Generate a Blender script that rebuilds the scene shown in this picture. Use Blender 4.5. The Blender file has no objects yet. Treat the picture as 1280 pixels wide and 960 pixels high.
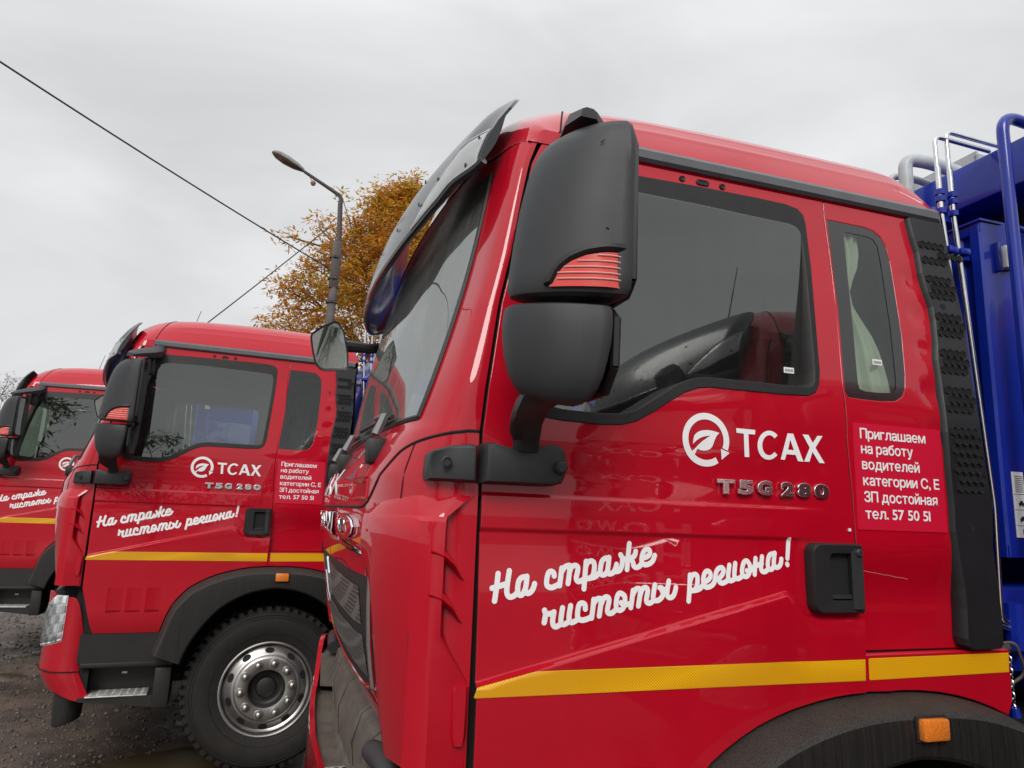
import bpy, bmesh, math, random
from mathutils import Vector, Matrix, noise
random.seed(7)
S = bpy.context.scene
COL = S.collection
rad = math.radians

# ---------------------------------------------------------------- camera
cam = bpy.data.cameras.new('camera')
cam.sensor_fit = 'HORIZONTAL'
cam.sensor_width = 36.0
cam.lens = 873.84 / 1280 * 36.0
cam.clip_start = 0.05
cam.clip_end = 3000
co = bpy.data.objects.new('camera', cam)
COL.objects.link(co)
yaw, pit, rol = rad(17.5595), rad(10.5765), rad(2.1847)
fw = Vector((math.sin(yaw)*math.cos(pit), math.cos(yaw)*math.cos(pit), math.sin(pit)))
rt = Vector((math.cos(yaw), -math.sin(yaw), 0))
up = rt.cross(fw)
r2 = rt*math.cos(rol) + up*math.sin(rol)
u2 = -rt*math.sin(rol) + up*math.cos(rol)
M = Matrix((r2, u2, -fw)).transposed().to_4x4()
M.translation = Vector((-0.43426, -1.58158, 1.71637))
co.matrix_world = M
S.camera = co

# ---------------------------------------------------------------- world, sun, exposure
W = bpy.data.worlds.new('World')
S.world = W
W.use_nodes = True
nt = W.node_tree
nt.nodes.clear()
SUN_EL, SUN_AZ = rad(38), rad(205)
out = nt.nodes.new('ShaderNodeOutputWorld')
bg = nt.nodes.new('ShaderNodeBackground')
sky = nt.nodes.new('ShaderNodeTexSky')
sky.sky_type = 'NISHITA'
sky.sun_disc = False
sky.sun_elevation = SUN_EL
sky.sun_rotation = SUN_AZ
sky.dust_density = 3
tc = nt.nodes.new('ShaderNodeTexCoord')
mp = nt.nodes.new('ShaderNodeMapping')
mp.inputs['Scale'].default_value = (1.0, 1.0, 2.6)
mp.inputs['Rotation'].default_value = (0.1, 0.25, 0.4)
n1 = nt.nodes.new('ShaderNodeTexNoise')
n1.inputs['Scale'].default_value = 1.7
n1.inputs['Detail'].default_value = 5
n1.inputs['Roughness'].default_value = 0.5
n1.inputs['Distortion'].default_value = 0.6
rp = nt.nodes.new('ShaderNodeValToRGB')
rp.color_ramp.elements[0].position = 0.30
rp.color_ramp.elements[0].color = (4.60, 4.67, 4.77, 1)
rp.color_ramp.elements[1].position = 0.72
rp.color_ramp.elements[1].color = (6.75, 6.78, 6.83, 1)
mx = nt.nodes.new('ShaderNodeMix')
mx.data_type = 'RGBA'
mx.inputs[0].default_value = 0.96
bg.inputs['Strength'].default_value = 0.1
L = nt.links.new
L(tc.outputs['Generated'], mp.inputs['Vector'])
L(mp.outputs['Vector'], n1.inputs['Vector'])
L(n1.outputs['Fac'], rp.inputs['Fac'])
L(sky.outputs['Color'], mx.inputs[6])
L(rp.outputs['Color'], mx.inputs[7])
sx_ = nt.nodes.new('ShaderNodeSeparateXYZ')
L(tc.outputs['Generated'], sx_.inputs['Vector'])
zr = nt.nodes.new('ShaderNodeMapRange')
zr.interpolation_type = 'SMOOTHSTEP'
zr.inputs['From Min'].default_value = 0.45
zr.inputs['From Max'].default_value = 1.0
zr.inputs['To Min'].default_value = 1.0
zr.inputs['To Max'].default_value = 1.8
L(sx_.outputs['Z'], zr.inputs['Value'])
vm = nt.nodes.new('ShaderNodeVectorMath'); vm.operation = 'SCALE'
L(mx.outputs[2], vm.inputs[0]); L(zr.outputs['Result'], vm.inputs['Scale'])
L(vm.outputs[0], bg.inputs['Color'])
L(bg.outputs['Background'], out.inputs['Surface'])

sl = bpy.data.lights.new('sun', 'SUN')
sl.energy = 1.5
sl.angle = rad(25)
sl.color = (1.0, 0.97, 0.93)
so = bpy.data.objects.new('sun', sl)
COL.objects.link(so)
sd = Vector((math.sin(SUN_AZ)*math.cos(SUN_EL), math.cos(SUN_AZ)*math.cos(SUN_EL), math.sin(SUN_EL)))
so.rotation_euler = sd.to_track_quat('Z', 'Y').to_euler()
S.view_settings.view_transform = 'Standard'
S.view_settings.look = 'None'
S.view_settings.exposure = 0.38
S.view_settings.gamma = 1

# ---------------------------------------------------------------- materials
def mat(name, base, rough=0.5, metal=0.0, coat=0.0, coat_rough=0.03, var=0.0, vscale=6.0,
        bump=0.0, bscale=80.0, spec=0.5, dirt=None, streak=False, rvar=0.0, emit=None):
    m = bpy.data.materials.new(name)
    m.use_nodes = True
    t = m.node_tree
    b = t.nodes['Principled BSDF']
    b.inputs['Base Color'].default_value = (*base, 1)
    b.inputs['Roughness'].default_value = rough
    b.inputs['Metallic'].default_value = metal
    b.inputs['Coat Weight'].default_value = coat
    b.inputs['Coat Roughness'].default_value = coat_rough
    b.inputs['Specular IOR Level'].default_value = spec
    g = t.nodes.new('ShaderNodeTexCoord')
    col = None
    if var > 0:
        n = t.nodes.new('ShaderNodeTexNoise')
        n.inputs['Scale'].default_value = vscale
        n.inputs['Detail'].default_value = 6
        n.inputs['Roughness'].default_value = 0.65
        mpn = t.nodes.new('ShaderNodeMapping')
        if streak:
            mpn.inputs['Scale'].default_value = (34, 1, 0.5)
        t.links.new(g.outputs['Object'], mpn.inputs['Vector'])
        t.links.new(mpn.outputs['Vector'], n.inputs['Vector'])
        r = t.nodes.new('ShaderNodeValToRGB')
        r.color_ramp.elements[0].position = 0.3
        r.color_ramp.elements[1].position = 0.7
        lo = [max(0, c*(1-var)) for c in base]
        hi = [min(1, c*(1+var)) for c in base]
        r.color_ramp.elements[0].color = (*lo, 1)
        r.color_ramp.elements[1].color = (*hi, 1)
        t.links.new(n.outputs['Fac'], r.inputs['Fac'])
        col = r.outputs['Color']
        if rvar > 0:
            mr = t.nodes.new('ShaderNodeMapRange')
            mr.inputs['From Min'].default_value = 0.3
            mr.inputs['From Max'].default_value = 0.7
            mr.inputs['To Min'].default_value = max(0, rough-rvar)
            mr.inputs['To Max'].default_value = rough+rvar
            t.links.new(n.outputs['Fac'], mr.inputs['Value'])
            t.links.new(mr.outputs['Result'], b.inputs['Roughness'])
    if dirt is not None:
        # splashed dirt: more of it low on the vehicle (amount, colour, z fade start, z fade end)
        amt, dc, z0, z1 = dirt
        sx = t.nodes.new('ShaderNodeSeparateXYZ')
        t.links.new(g.outputs['Object'], sx.inputs['Vector'])
        mr = t.nodes.new('ShaderNodeMapRange')
        mr.inputs['From Min'].default_value = z0
        mr.inputs['From Max'].default_value = z1
        mr.inputs['To Min'].default_value = amt
        mr.inputs['To Max'].default_value = amt*0.06
        t.links.new(sx.outputs['Z'], mr.inputs['Value'])
        n = t.nodes.new('ShaderNodeTexNoise')
        n.inputs['Scale'].default_value = 9
        n.inputs['Detail'].default_value = 9
        n.inputs['Roughness'].default_value = 0.75
        t.links.new(g.outputs['Object'], n.inputs['Vector'])
        mu = t.nodes.new('ShaderNodeMath'); mu.operation = 'MULTIPLY'
        t.links.new(mr.outputs['Result'], mu.inputs[0])
        t.links.new(n.outputs['Fac'], mu.inputs[1])
        mm = t.nodes.new('ShaderNodeMix'); mm.data_type = 'RGBA'
        t.links.new(mu.outputs[0], mm.inputs[0])
        if col is not None: t.links.new(col, mm.inputs[6])
        else: mm.inputs[6].default_value = (*base, 1)
        mm.inputs[7].default_value = (*dc, 1)
        col = mm.outputs[2]
        if coat > 0:
            cm = t.nodes.new('ShaderNodeMath'); cm.operation = 'MULTIPLY_ADD'
            t.links.new(mu.outputs[0], cm.inputs[0])
            cm.inputs[1].default_value = 0.5
            cm.inputs[2].default_value = coat_rough
            t.links.new(cm.outputs[0], b.inputs['Coat Roughness'])
    if col is not None:
        t.links.new(col, b.inputs['Base Color'])
    if bump > 0:
        n = t.nodes.new('ShaderNodeTexNoise')
        n.inputs['Scale'].default_value = bscale
        n.inputs['Detail'].default_value = 4
        bp = t.nodes.new('ShaderNodeBump')
        bp.inputs['Strength'].default_value = bump
        bp.inputs['Distance'].default_value = 0.01
        t.links.new(g.outputs['Object'], n.inputs['Vector'])
        t.links.new(n.outputs['Fac'], bp.inputs['Height'])
        t.links.new(bp.outputs['Normal'], b.inputs['Normal'])
    if emit:
        b.inputs['Emission Color'].default_value = (*emit, 1)
    return m

def glass_mat(name, tint, ior=1.9, dirt=0.04):
    m = bpy.data.materials.new(name)
    m.use_nodes = True
    t = m.node_tree
    t.nodes.clear()
    o = t.nodes.new('ShaderNodeOutputMaterial')
    tr = t.nodes.new('ShaderNodeBsdfTransparent')
    tr.inputs['Color'].default_value = (*tint, 1)
    gl = t.nodes.new('ShaderNodeBsdfGlossy')
    gl.inputs['Roughness'].default_value = 0.01
    gl.inputs['Color'].default_value = (0.93, 0.97, 0.95, 1)
    fr = t.nodes.new('ShaderNodeFresnel')
    fr.inputs['IOR'].default_value = ior
    mxx = t.nodes.new('ShaderNodeMixShader')
    t.links.new(fr.outputs['Fac'], mxx.inputs['Fac'])
    t.links.new(tr.outputs['BSDF'], mxx.inputs[1])
    t.links.new(gl.outputs['BSDF'], mxx.inputs[2])
    df = t.nodes.new('ShaderNodeBsdfDiffuse')
    df.inputs['Color'].default_value = (0.42, 0.43, 0.42, 1)
    g = t.nodes.new('ShaderNodeTexCoord')
    mpn = t.nodes.new('ShaderNodeMapping')
    mpn.inputs['Scale'].default_value = (14, 14, 1.6)
    n = t.nodes.new('ShaderNodeTexNoise')
    n.inputs['Scale'].default_value = 2.5
    n.inputs['Detail'].default_value = 8
    t.links.new(g.outputs['Object'], mpn.inputs['Vector'])
    t.links.new(mpn.outputs['Vector'], n.inputs['Vector'])
    mu = t.nodes.new('ShaderNodeMath'); mu.operation = 'MULTIPLY'
    mu.inputs[1].default_value = dirt*2
    t.links.new(n.outputs['Fac'], mu.inputs[0])
    m2 = t.nodes.new('ShaderNodeMixShader')
    t.links.new(mu.outputs[0], m2.inputs['Fac'])
    t.links.new(mxx.outputs[0], m2.inputs[1])
    t.links.new(df.outputs[0], m2.inputs[2])
    t.links.new(m2.outputs[0], o.inputs['Surface'])
    return m

MUD = (0.13, 0.10, 0.08)
RED = mat('red_paint', (0.45, 0.0006, 0.014), rough=0.5, spec=0.08, coat=1.0, coat_rough=0.012, var=0.08, vscale=2.2, dirt=(0.16, (0.20, 0.10, 0.08), 0.4, 1.6), bump=0.10, bscale=2.2)
RED.node_tree.nodes['Principled BSDF'].inputs['Coat IOR'].default_value = 1.48
PLAS = mat('black_plastic', (0.014, 0.0145, 0.0155), rough=0.5, spec=.4, var=0.25, vscale=7, bump=0.12, bscale=900, dirt=(0.22, (.09, .075, .06), 0.3, 1.5))
MIRP = mat('mirror_plastic', (0.026, 0.0275, 0.030), rough=0.48, spec=.45, var=0.12, vscale=9, bump=0.15, bscale=1200, rvar=0.05)
FENP = mat('fender_plastic', (0.014, 0.0135, 0.013), rough=0.4, spec=.45, var=0.6, vscale=5, bump=0.2, bscale=500, streak=True)
FENT = mat('fender_top_dust', (0.017, 0.0155, 0.015), rough=0.55, spec=.3, var=0.95, vscale=150, bump=0.5, bscale=260, dirt=(0.5, (0.10, 0.085, 0.07), 0.9, 3.6))
VENP = mat('vent_plastic', (0.013, 0.0135, 0.015), rough=0.42, spec=.4, var=0.15, vscale=10, bump=0.08, bscale=600)
TRIM = mat('grey_trim', (0.10, 0.105, 0.115), rough=0.42, var=0.12, vscale=20)
RUB = mat('rubber_seal', (0.014, 0.013, 0.013), rough=0.5, spec=.35, var=0.2, vscale=20, bump=0.1, bscale=300)
DARK = mat('dark_void', (0.006, 0.006, 0.007), rough=0.8)
SEAM = mat('seam_gap', (0.012, 0.004, 0.004), rough=0.9)
DECKP = mat('bumper_deck_plastic', (0.080, 0.067, 0.055), rough=0.55, var=0.55, vscale=14, bump=0.2, bscale=200, dirt=(0.6, (0.22, 0.19, 0.16), 0.5, 1.6))
TYR = mat('tyre_rubber', (0.012, 0.0115, 0.011), rough=0.7, spec=.35, var=0.3, vscale=15, bump=0.25, bscale=120, dirt=(0.3, (0.07, 0.055, 0.045), 0.0, 1.1))
CHR = mat('chrome', (0.75, 0.76, 0.78), rough=0.08, metal=1.0)
RIM = mat('rim_steel', (0.50, 0.49, 0.47), rough=0.36, metal=1.0, var=0.10, vscale=5, rvar=0.04)
ALU = mat('aluminium', (0.62, 0.62, 0.60), rough=0.5, metal=.6, var=0.3, vscale=40, rvar=0.1)
BADG = mat('badge_chrome', (0.80, 0.81, 0.83), rough=0.22, metal=1.0)
PIPE = mat('zinc_pipe', (0.75, 0.76, 0.77), rough=0.16, metal=1.0, var=0.1, vscale=30)
LATW = mat('latch_grey', (0.62, 0.64, 0.66), rough=0.35)
GALV = mat('grey_painted_tube', (0.42, 0.46, 0.48), rough=0.4, var=0.15, vscale=12)
BLUE = mat('blue_paint', (0.004, 0.020, 0.29), rough=0.34, spec=.3, coat=0.6, coat_rough=0.06, var=0.15, vscale=4, bump=0.04, bscale=12)
WHT = mat('white_vinyl', (0.86, 0.86, 0.87), rough=0.4)
STK = mat('sticker_red', (0.60, 0.006, 0.035), rough=0.38)
YEL = None
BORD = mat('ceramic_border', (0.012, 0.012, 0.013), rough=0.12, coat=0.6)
PVC = mat('dash_grey', (0.05, 0.052, 0.05), rough=0.6, var=0.2)
SEAT = mat('seat_cloth', (0.05, 0.055, 0.06), rough=0.8, var=0.3, vscale=30)
CURT = mat('curtain_cloth', (0.74, 0.78, 0.68), rough=0.85, var=0.1)
LINER = mat('cab_liner', (0.12, 0.15, 0.12), rough=0.8, var=0.15)
ORA = mat('amber_lens', (0.75, 0.20, 0.02), rough=0.15, coat=0.8, var=0.2, vscale=120, bump=0.3, bscale=260)
SIGR = mat('signal_lens', (0.70, 0.045, 0.03), rough=0.15, coat=0.9)
SIGW = mat('signal_rib', (0.80, 0.42, 0.38), rough=0.2, coat=0.6)
CLR = glass_mat('clear_lens', (0.93, 0.94, 0.95), ior=1.5, dirt=0.03)
LMPP = mat('visor_lamp_plastic', (0.33, 0.34, 0.335), rough=0.3, coat=0.5, var=0.12, vscale=12)
VISP = mat('visor_plastic', (0.016, 0.017, 0.019), rough=0.30, spec=.45, coat=0.4, coat_rough=0.1, var=0.2, vscale=8)
GLS = glass_mat('side_glass', (0.68, 0.80, 0.71), ior=2.2, dirt=0.02)
QGL = glass_mat('quarter_glass', (0.78, 0.86, 0.80), ior=1.7, dirt=0.03)
WSG = glass_mat('windscreen_glass', (0.55, 0.66, 0.60), ior=3.8, dirt=0.14)
MIRG = mat('mirror_glass', (0.85, 0.88, 0.87), rough=0.01, metal=1.0)
WHTP = mat('white_panel', (0.85, 0.86, 0.88), rough=0.4, var=0.05)
RUST = mat('rusty_grating', (0.22, 0.16, 0.11), rough=0.8, var=0.5, vscale=25)

def tape_mat():
    m = mat('reflective_tape', (0.86, 0.44, 0.008), rough=0.35, coat=0.3)
    t = m.node_tree; b = t.nodes['Principled BSDF']
    g = t.nodes.new('ShaderNodeTexCoord')
    mpn = t.nodes.new('ShaderNodeMapping')
    mpn.inputs['Rotation'].default_value = (0, rad(45), 0)
    v = t.nodes.new('ShaderNodeTexVoronoi')
    v.distance = 'MANHATTAN'
    v.inputs['Scale'].default_value = 190
    v.inputs['Randomness'].default_value = 0.0
    r = t.nodes.new('ShaderNodeValToRGB')
    r.color_ramp.elements[0].color = (0.98, 0.54, 0.006, 1)
    r.color_ramp.elements[1].color = (0.68, 0.32, 0.004, 1)
    r.color_ramp.elements[0].position = 0.35
    r.color_ramp.elements[1].position = 0.62
    t.links.new(g.outputs['Object'], mpn.inputs['Vector'])
    t.links.new(mpn.outputs['Vector'], v.inputs['Vector'])
    t.links.new(v.outputs['Distance'], r.inputs['Fac'])
    t.links.new(r.outputs['Color'], b.inputs['Base Color'])
    return m
YEL = tape_mat()

def mesh_grille():
    m = mat('grille_mesh', (0.03, 0.03, 0.03), rough=0.45)
    t = m.node_tree; b = t.nodes['Principled BSDF']
    g = t.nodes.new('ShaderNodeTexCoord')
    v = t.nodes.new('ShaderNodeTexVoronoi')
    v.feature = 'DISTANCE_TO_EDGE'
    v.inputs['Scale'].default_value = 75
    v.inputs['Randomness'].default_value = 0.15
    r = t.nodes.new('ShaderNodeValToRGB')
    r.color_ramp.elements[0].color = (0.16, 0.15, 0.14, 1)
    r.color_ramp.elements[1].color = (0.006, 0.006, 0.006, 1)
    r.color_ramp.elements[0].position = 0.12
    r.color_ramp.elements[1].position = 0.2
    t.links.new(g.outputs['Object'], v.inputs['Vector'])
    t.links.new(v.outputs['Distance'], r.inputs['Fac'])
    t.links.new(r.outputs['Color'], b.inputs['Base Color'])
    return m
GRM = mesh_grille()

# ---------------------------------------------------------------- object helpers
def link(o, parent=None, **kw):
    COL.objects.link(o)
    if parent is not None: o.parent = parent
    for k, v in kw.items():
        if v is not None: o[k] = v
    return o
def thing(name, label, cat, loc=(0, 0, 0), rz=0.0, group=None):
    o = bpy.data.objects.new(name, None)
    o.empty_display_size = 0.3
    o.location = loc
    o.rotation_euler = (0, 0, rz)
    return link(o, None, label=label, category=cat, group=group)

class MB:
    """collects shapes into one mesh"""
    def __init__(s): s.v = []; s.f = []; s.m = []
    def add(s, vs, fs, mi=0):
        o = len(s.v); s.v += [tuple(p) for p in vs]
        s.f += [tuple(i+o for i in f) for f in fs]; s.m += [mi]*len(fs)
        return s
    def box(s, x0, x1, y0, y1, z0, z1, b=0.0, mi=0, M=None):
        bm = bmesh.new()
        bmesh.ops.create_cube(bm, size=1)
        for v in bm.verts:
            v.co = Vector(((x0+x1)/2+v.co.x*(x1-x0), (y0+y1)/2+v.co.y*(y1-y0), (z0+z1)/2+v.co.z*(z1-z0)))
        if b > 0:
            bmesh.ops.bevel(bm, geom=bm.edges[:], offset=b, segments=2, profile=0.5, affect='EDGES')
        if M is not None: bmesh.ops.transform(bm, matrix=M, verts=bm.verts[:])
        bm.verts.index_update()
        s.add([v.co for v in bm.verts], [[v.index for v in f.verts] for f in bm.faces], mi)
        bm.free(); return s
    def tube(s, path, r, n=10, mi=0, flat=None):
        P = [Vector(p) for p in path]
        R = r if isinstance(r, (list, tuple)) else [r]*len(P)
        rings = []
        ref = None
        for i, p in enumerate(P):
            t = (P[min(i+1, len(P)-1)]-P[max(i-1, 0)]).normalized()
            if ref is None:
                ref = t.orthogonal().normalized() if flat is None else Vector(flat)
            ref = (ref - t*ref.dot(t)).normalized()
            b = t.cross(ref)
            rings.append([p + ref*math.cos(2*math.pi*k/n)*R[i] + b*math.sin(2*math.pi*k/n)*R[i] for k in range(n)])
        vs = [q for rg in rings for q in rg]; fs = []
        for i in range(len(P)-1):
            for k in range(n):
                fs.append((i*n+k, i*n+(k+1) % n, (i+1)*n+(k+1) % n, (i+1)*n+k))
        fs.append(tuple(range(n))[::-1]); fs.append(tuple((len(P)-1)*n+k for k in range(n)))
        return s.add(vs, fs, mi)
    def loft(s, rings, mi=0, caps=True):
        n = len(rings[0]); vs = [q for rg in rings for q in rg]; fs = []
        for i in range(len(rings)-1):
            for k in range(n):
                fs.append((i*n+k, i*n+(k+1) % n, (i+1)*n+(k+1) % n, (i+1)*n+k))
        if caps:
            fs.append(tuple(range(n))[::-1]); fs.append(tuple((len(rings)-1)*n+k for k in range(n)))
        return s.add(vs, fs, mi)
    def lathe(s, prof, c, n=48, mi=0):
        """profile of (radius, y) turned about the y axis through c=(x,z)"""
        vs = []; fs = []
        for (r, y) in prof:
            for k in range(n):
                a = 2*math.pi*k/n
                vs.append((c[0]+r*math.cos(a), y, c[1]+r*math.sin(a)))
        for i in range(len(prof)-1):
            for k in range(n):
                fs.append((i*n+k, (i+1)*n+k, (i+1)*n+(k+1) % n, i*n+(k+1) % n))
        return s.add(vs, fs, mi)
    def grid(s, rows, mi=0):
        n = len(rows[0]); vs = [q for r in rows for q in r]; fs = []
        for i in range(len(rows)-1):
            for k in range(n-1):
                fs.append((i*n+k, i*n+k+1, (i+1)*n+k+1, (i+1)*n+k))
        return s.add(vs, fs, mi)
    def mesh(s, name, mats, ang=35, mirror=None, recalc=True):
        m = bpy.data.meshes.new(name)
        v = s.v; f = s.f
        if mirror is not None:
            v = [(p[0], mirror-p[1], p[2]) for p in v]; f = [tuple(reversed(q)) for q in f]
        m.from_pydata(v, [], f)
        for mm in (mats if isinstance(mats, (list, tuple)) else [mats]): m.materials.append(mm)
        m.polygons.foreach_set('material_index', s.m)
        if recalc:
            bm = bmesh.new(); bm.from_mesh(m)
            bmesh.ops.recalc_face_normals(bm, faces=bm.faces[:])
            bm.to_mesh(m); bm.free()
        m.polygons.foreach_set('use_smooth', [True]*len(m.polygons))
        m.set_sharp_from_angle(angle=rad(ang))
        m.update()
        return m
    def build(s, name, mats, parent=None, ang=35, mirror=None, label=None, kind=None, recalc=True):
        return link(bpy.data.objects.new(name, s.mesh(name, mats, ang, mirror, recalc)), parent, label=label, kind=kind)

def interp(tab, x):
    if x <= tab[0][0]: return tab[0][1]
    for a, b in zip(tab, tab[1:]):
        if x <= b[0]:
            t = (x-a[0])/(b[0]-a[0]+1e-12)
            return a[1]+(b[1]-a[1])*t
    return tab[-1][1]
def sstep(a, b, x):
    t = max(0.0, min(1.0, (x-a)/(b-a))); return t*t*(3-2*t)
def catmull(P, n=6, closed=False):
    out = []; N = len(P)
    rng = range(N) if closed else range(N-1)
    for i in rng:
        p0 = P[(i-1) % N] if closed or i > 0 else P[0]
        p1 = P[i]; p2 = P[(i+1) % N]
        p3 = P[(i+2) % N] if closed or i+2 < N else P[-1]
        for k in range(n):
            t = k/n
            out.append(tuple(0.5*((2*b)+(-a+c)*t+(2*a-5*b+4*c-d)*t*t+(-a+3*b-3*c+d)*t*t*t) for a, b, c, d in zip(p0, p1, p2, p3)))
    if not closed: out.append(tuple(P[-1]))
    return out

# ---------------------------------------------------------------- cab side surface  y = Y(x, z)
WID = 2.28
def tum(z):
    t = z-2.02
    return 0.07*(t+math.sqrt(t*t+0.0009))-0.0007
CRE = [(-0.2, 1.301), (0.0, 1.349), (0.832, 1.548)]
def crease_d(x, z):
    """signed height above the diagonal body crease that ends round the handle"""
    zc = 1.349+0.2392*x
    zh = interp([(0.832, 1.548), (0.853, 1.540), (0.872, 1.520), (0.889, 1.496), (0.915, 1.484), (1.2, 1.4835)], x)
    return (z-zc)*0.972 if x < 0.832 else (z-zh)
def Ydoor(x, z):
    y = tum(z)
    f = 1-sstep(0.80, 1.0, x)
    # upper groove
    y += 0.007*sstep(1.757, 1.767, z)*f*(1-sstep(1.80, 1.93, z))
    y += 0.008*(1-sstep(1.674, 1.686, z))*f*sstep(1.50, 1.66, z)
    # step under the diagonal crease
    d = crease_d(x, z)
    y += -0.016*(1-sstep(-0.014, 0.0, d))*(1-sstep(0.0, 0.36, -d)*0.6)
    if z < 1.02: y += (1.02-z)**2*1.1
    # pressed scoop round the handle
    dx, dz = (x-0.99)/0.12, (z-1.58)/0.13
    q = dx*dx+dz*dz
    if q < 1.6: y += 0.006*(1-q/1.6)
    return y
def Yrear(x, z):
    y = tum(z)
    y += 0.030*(1-sstep(1.51, 1.686, z))
    for zz in (2.50, 2.38, 2.26, 2.13, 2.00):
        dx, dz = (x-1.408)/0.034, (z-zz)/0.034
        y += 0.0055*math.exp(-(dx*dx+dz*dz))
    # rounded rim around the small window
    return y
def Yplain(off=0.0): return lambda x, z: tum(z)+off

def panel(name, outer, holes, Y, mats, parent, cutx=(), cutz=(), diag=(), off=0.0, flange=0.018, label=None, mirror=False, mi_fl=None, nudge=0.0, kind=None):
    """sheet-metal panel: 2D outline in (x, z) laid on y = Y(x, z), with folded edges"""
    bm = bmesh.new()
    for loop in [outer]+list(holes):
        vs = [bm.verts.new((p[0], 0, p[1])) for p in loop]
        for a, b in zip(vs, vs[1:]+vs[:1]): bm.edges.new((a, b))
    bmesh.ops.triangle_fill(bm, use_beauty=True, use_dissolve=False, edges=bm.edges[:], normal=(0, -1, 0))
    def cut(co_, no_):
        bmesh.ops.bisect_plane(bm, geom=bm.verts[:]+bm.edges[:]+bm.faces[:], dist=1e-5, plane_co=co_, plane_no=no_)
    for x in cutx: cut((x, 0, 0), (1, 0, 0))
    for z in cutz: cut((0, 0, z), (0, 0, 1))
    for (p, n) in diag: cut(p, n)
    bm.normal_update()
    for f in bm.faces:
        if f.normal.y > 0: f.normal_flip()
    bm.verts.index_update()
    e = 0.002
    vs = []; nr = []
    for v in bm.verts:
        x, z = v.co.x, v.co.z
        vs.append((x, Y(x, z)+off, z))
        nx = (Y(x+e, z)-Y(x-e, z))/(2*e); nz = (Y(x, z+e)-Y(x, z-e))/(2*e)
        nr.append(Vector((nx, -1, nz)).normalized())
    fs = [tuple(v.index for v in f.verts) for f in bm.faces]
    ms = [0]*len(fs)
    if flange > 0:
        for ed in bm.edges:
            if len(ed.link_faces) == 1:
                f = ed.link_faces[0]
                a, b = ed.verts
                for l in f.loops:
                    if l.edge == ed: a, b = l.vert, l.link_loop_next.vert
                o = len(vs)
                A = Vector(vs[a.index]); B = Vector(vs[b.index])
                d = (B-A)
                n = Vector((-d.z, 0, d.x)) if d.length else Vector((0, -1, 0))
                n = n.normalized() if n.length else Vector((0, -1, 0))
                c = (f.calc_center_median()-Vector((A.x, 0, A.z)))
                if n.dot(Vector((c.x, 0, c.z))) > 0: n = -n
                # small rolled edge then return
                na = (Vector(nr[a.index])+n).normalized(); nb = (Vector(nr[b.index])+n).normalized()
                r = 0.0025
                q = [A, B, B+n*r+Vector((0, r, 0)), A+n*r+Vector((0, r, 0)), B+n*r+Vector((0, flange, 0)), A+n*r+Vector((0, flange, 0))]
                vs += [tuple(p) for p in q]
                nr += [Vector(nr[a.index]), Vector(nr[b.index]), na, na, n, n]
                fs.append((o+1, o, o+3, o+2)); fs.append((o+2, o+3, o+5, o+4))
                ms += [0, 1 if isinstance(mats, (list, tuple)) and len(mats) > 1 else 0]
    bm.free()
    if mirror:
        vs = [(p[0], WID-p[1], p[2]) for p in vs]; fs = [tuple(reversed(f)) for f in fs]
        nr = [Vector((n.x, -n.y, n.z)) for n in nr]
    m = bpy.data.meshes.new(name)
    m.from_pydata(vs, [], fs)
    for mm in (mats if isinstance(mats, (list, tuple)) else [mats]): m.materials.append(mm)
    m.polygons.foreach_set('material_index', ms)
    m.polygons.foreach_set('use_smooth', [True]*len(fs))
    m.normals_split_custom_set_from_vertices([tuple(n) for n in nr])
    m.update()
    return link(bpy.data.objects.new(name, m), parent, label=label, kind=kind)

def frange(a, b, s):
    n = max(1, int(round((b-a)/s))); return [a+(b-a)*i/n for i in range(n+1)]

# fender arch radii about the wheel centre
WC = (1.15, 0.5)
ROUT = [(20, .775), (29, .79), (35, .81), (41, .83), (50, .835), (60, .825), (70, .808), (80, .794), (90, .785), (100, .795), (110, .81), (120, .83), (130, .845), (139, .832), (145, .805), (151, .78), (160, .765)]
RIN = [(20, .575), (43, .60), (58, .628), (72, .642), (90, .651), (108, .642), (122, .628), (137, .60), (160, .575)]
def arc(tab, a0, a1, n, add=0.0):
    o = []
    for i in range(n+1):
        a = a0+(a1-a0)*i/n; r = interp(tab, a)+add
        o.append((WC[0]+r*math.cos(rad(a)), WC[1]+r*math.sin(rad(a))))
    return o

GAPF = [(1.15, 0.0), (1.78, 0.0), (1.90, -0.004), (2.014, 0.006), (2.233, 0.038), (2.372, 0.070), (2.533, 0.099), (2.659, 0.125), (2.73, 0.150)]
def xg(z): return interp(GAPF, z)

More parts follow.
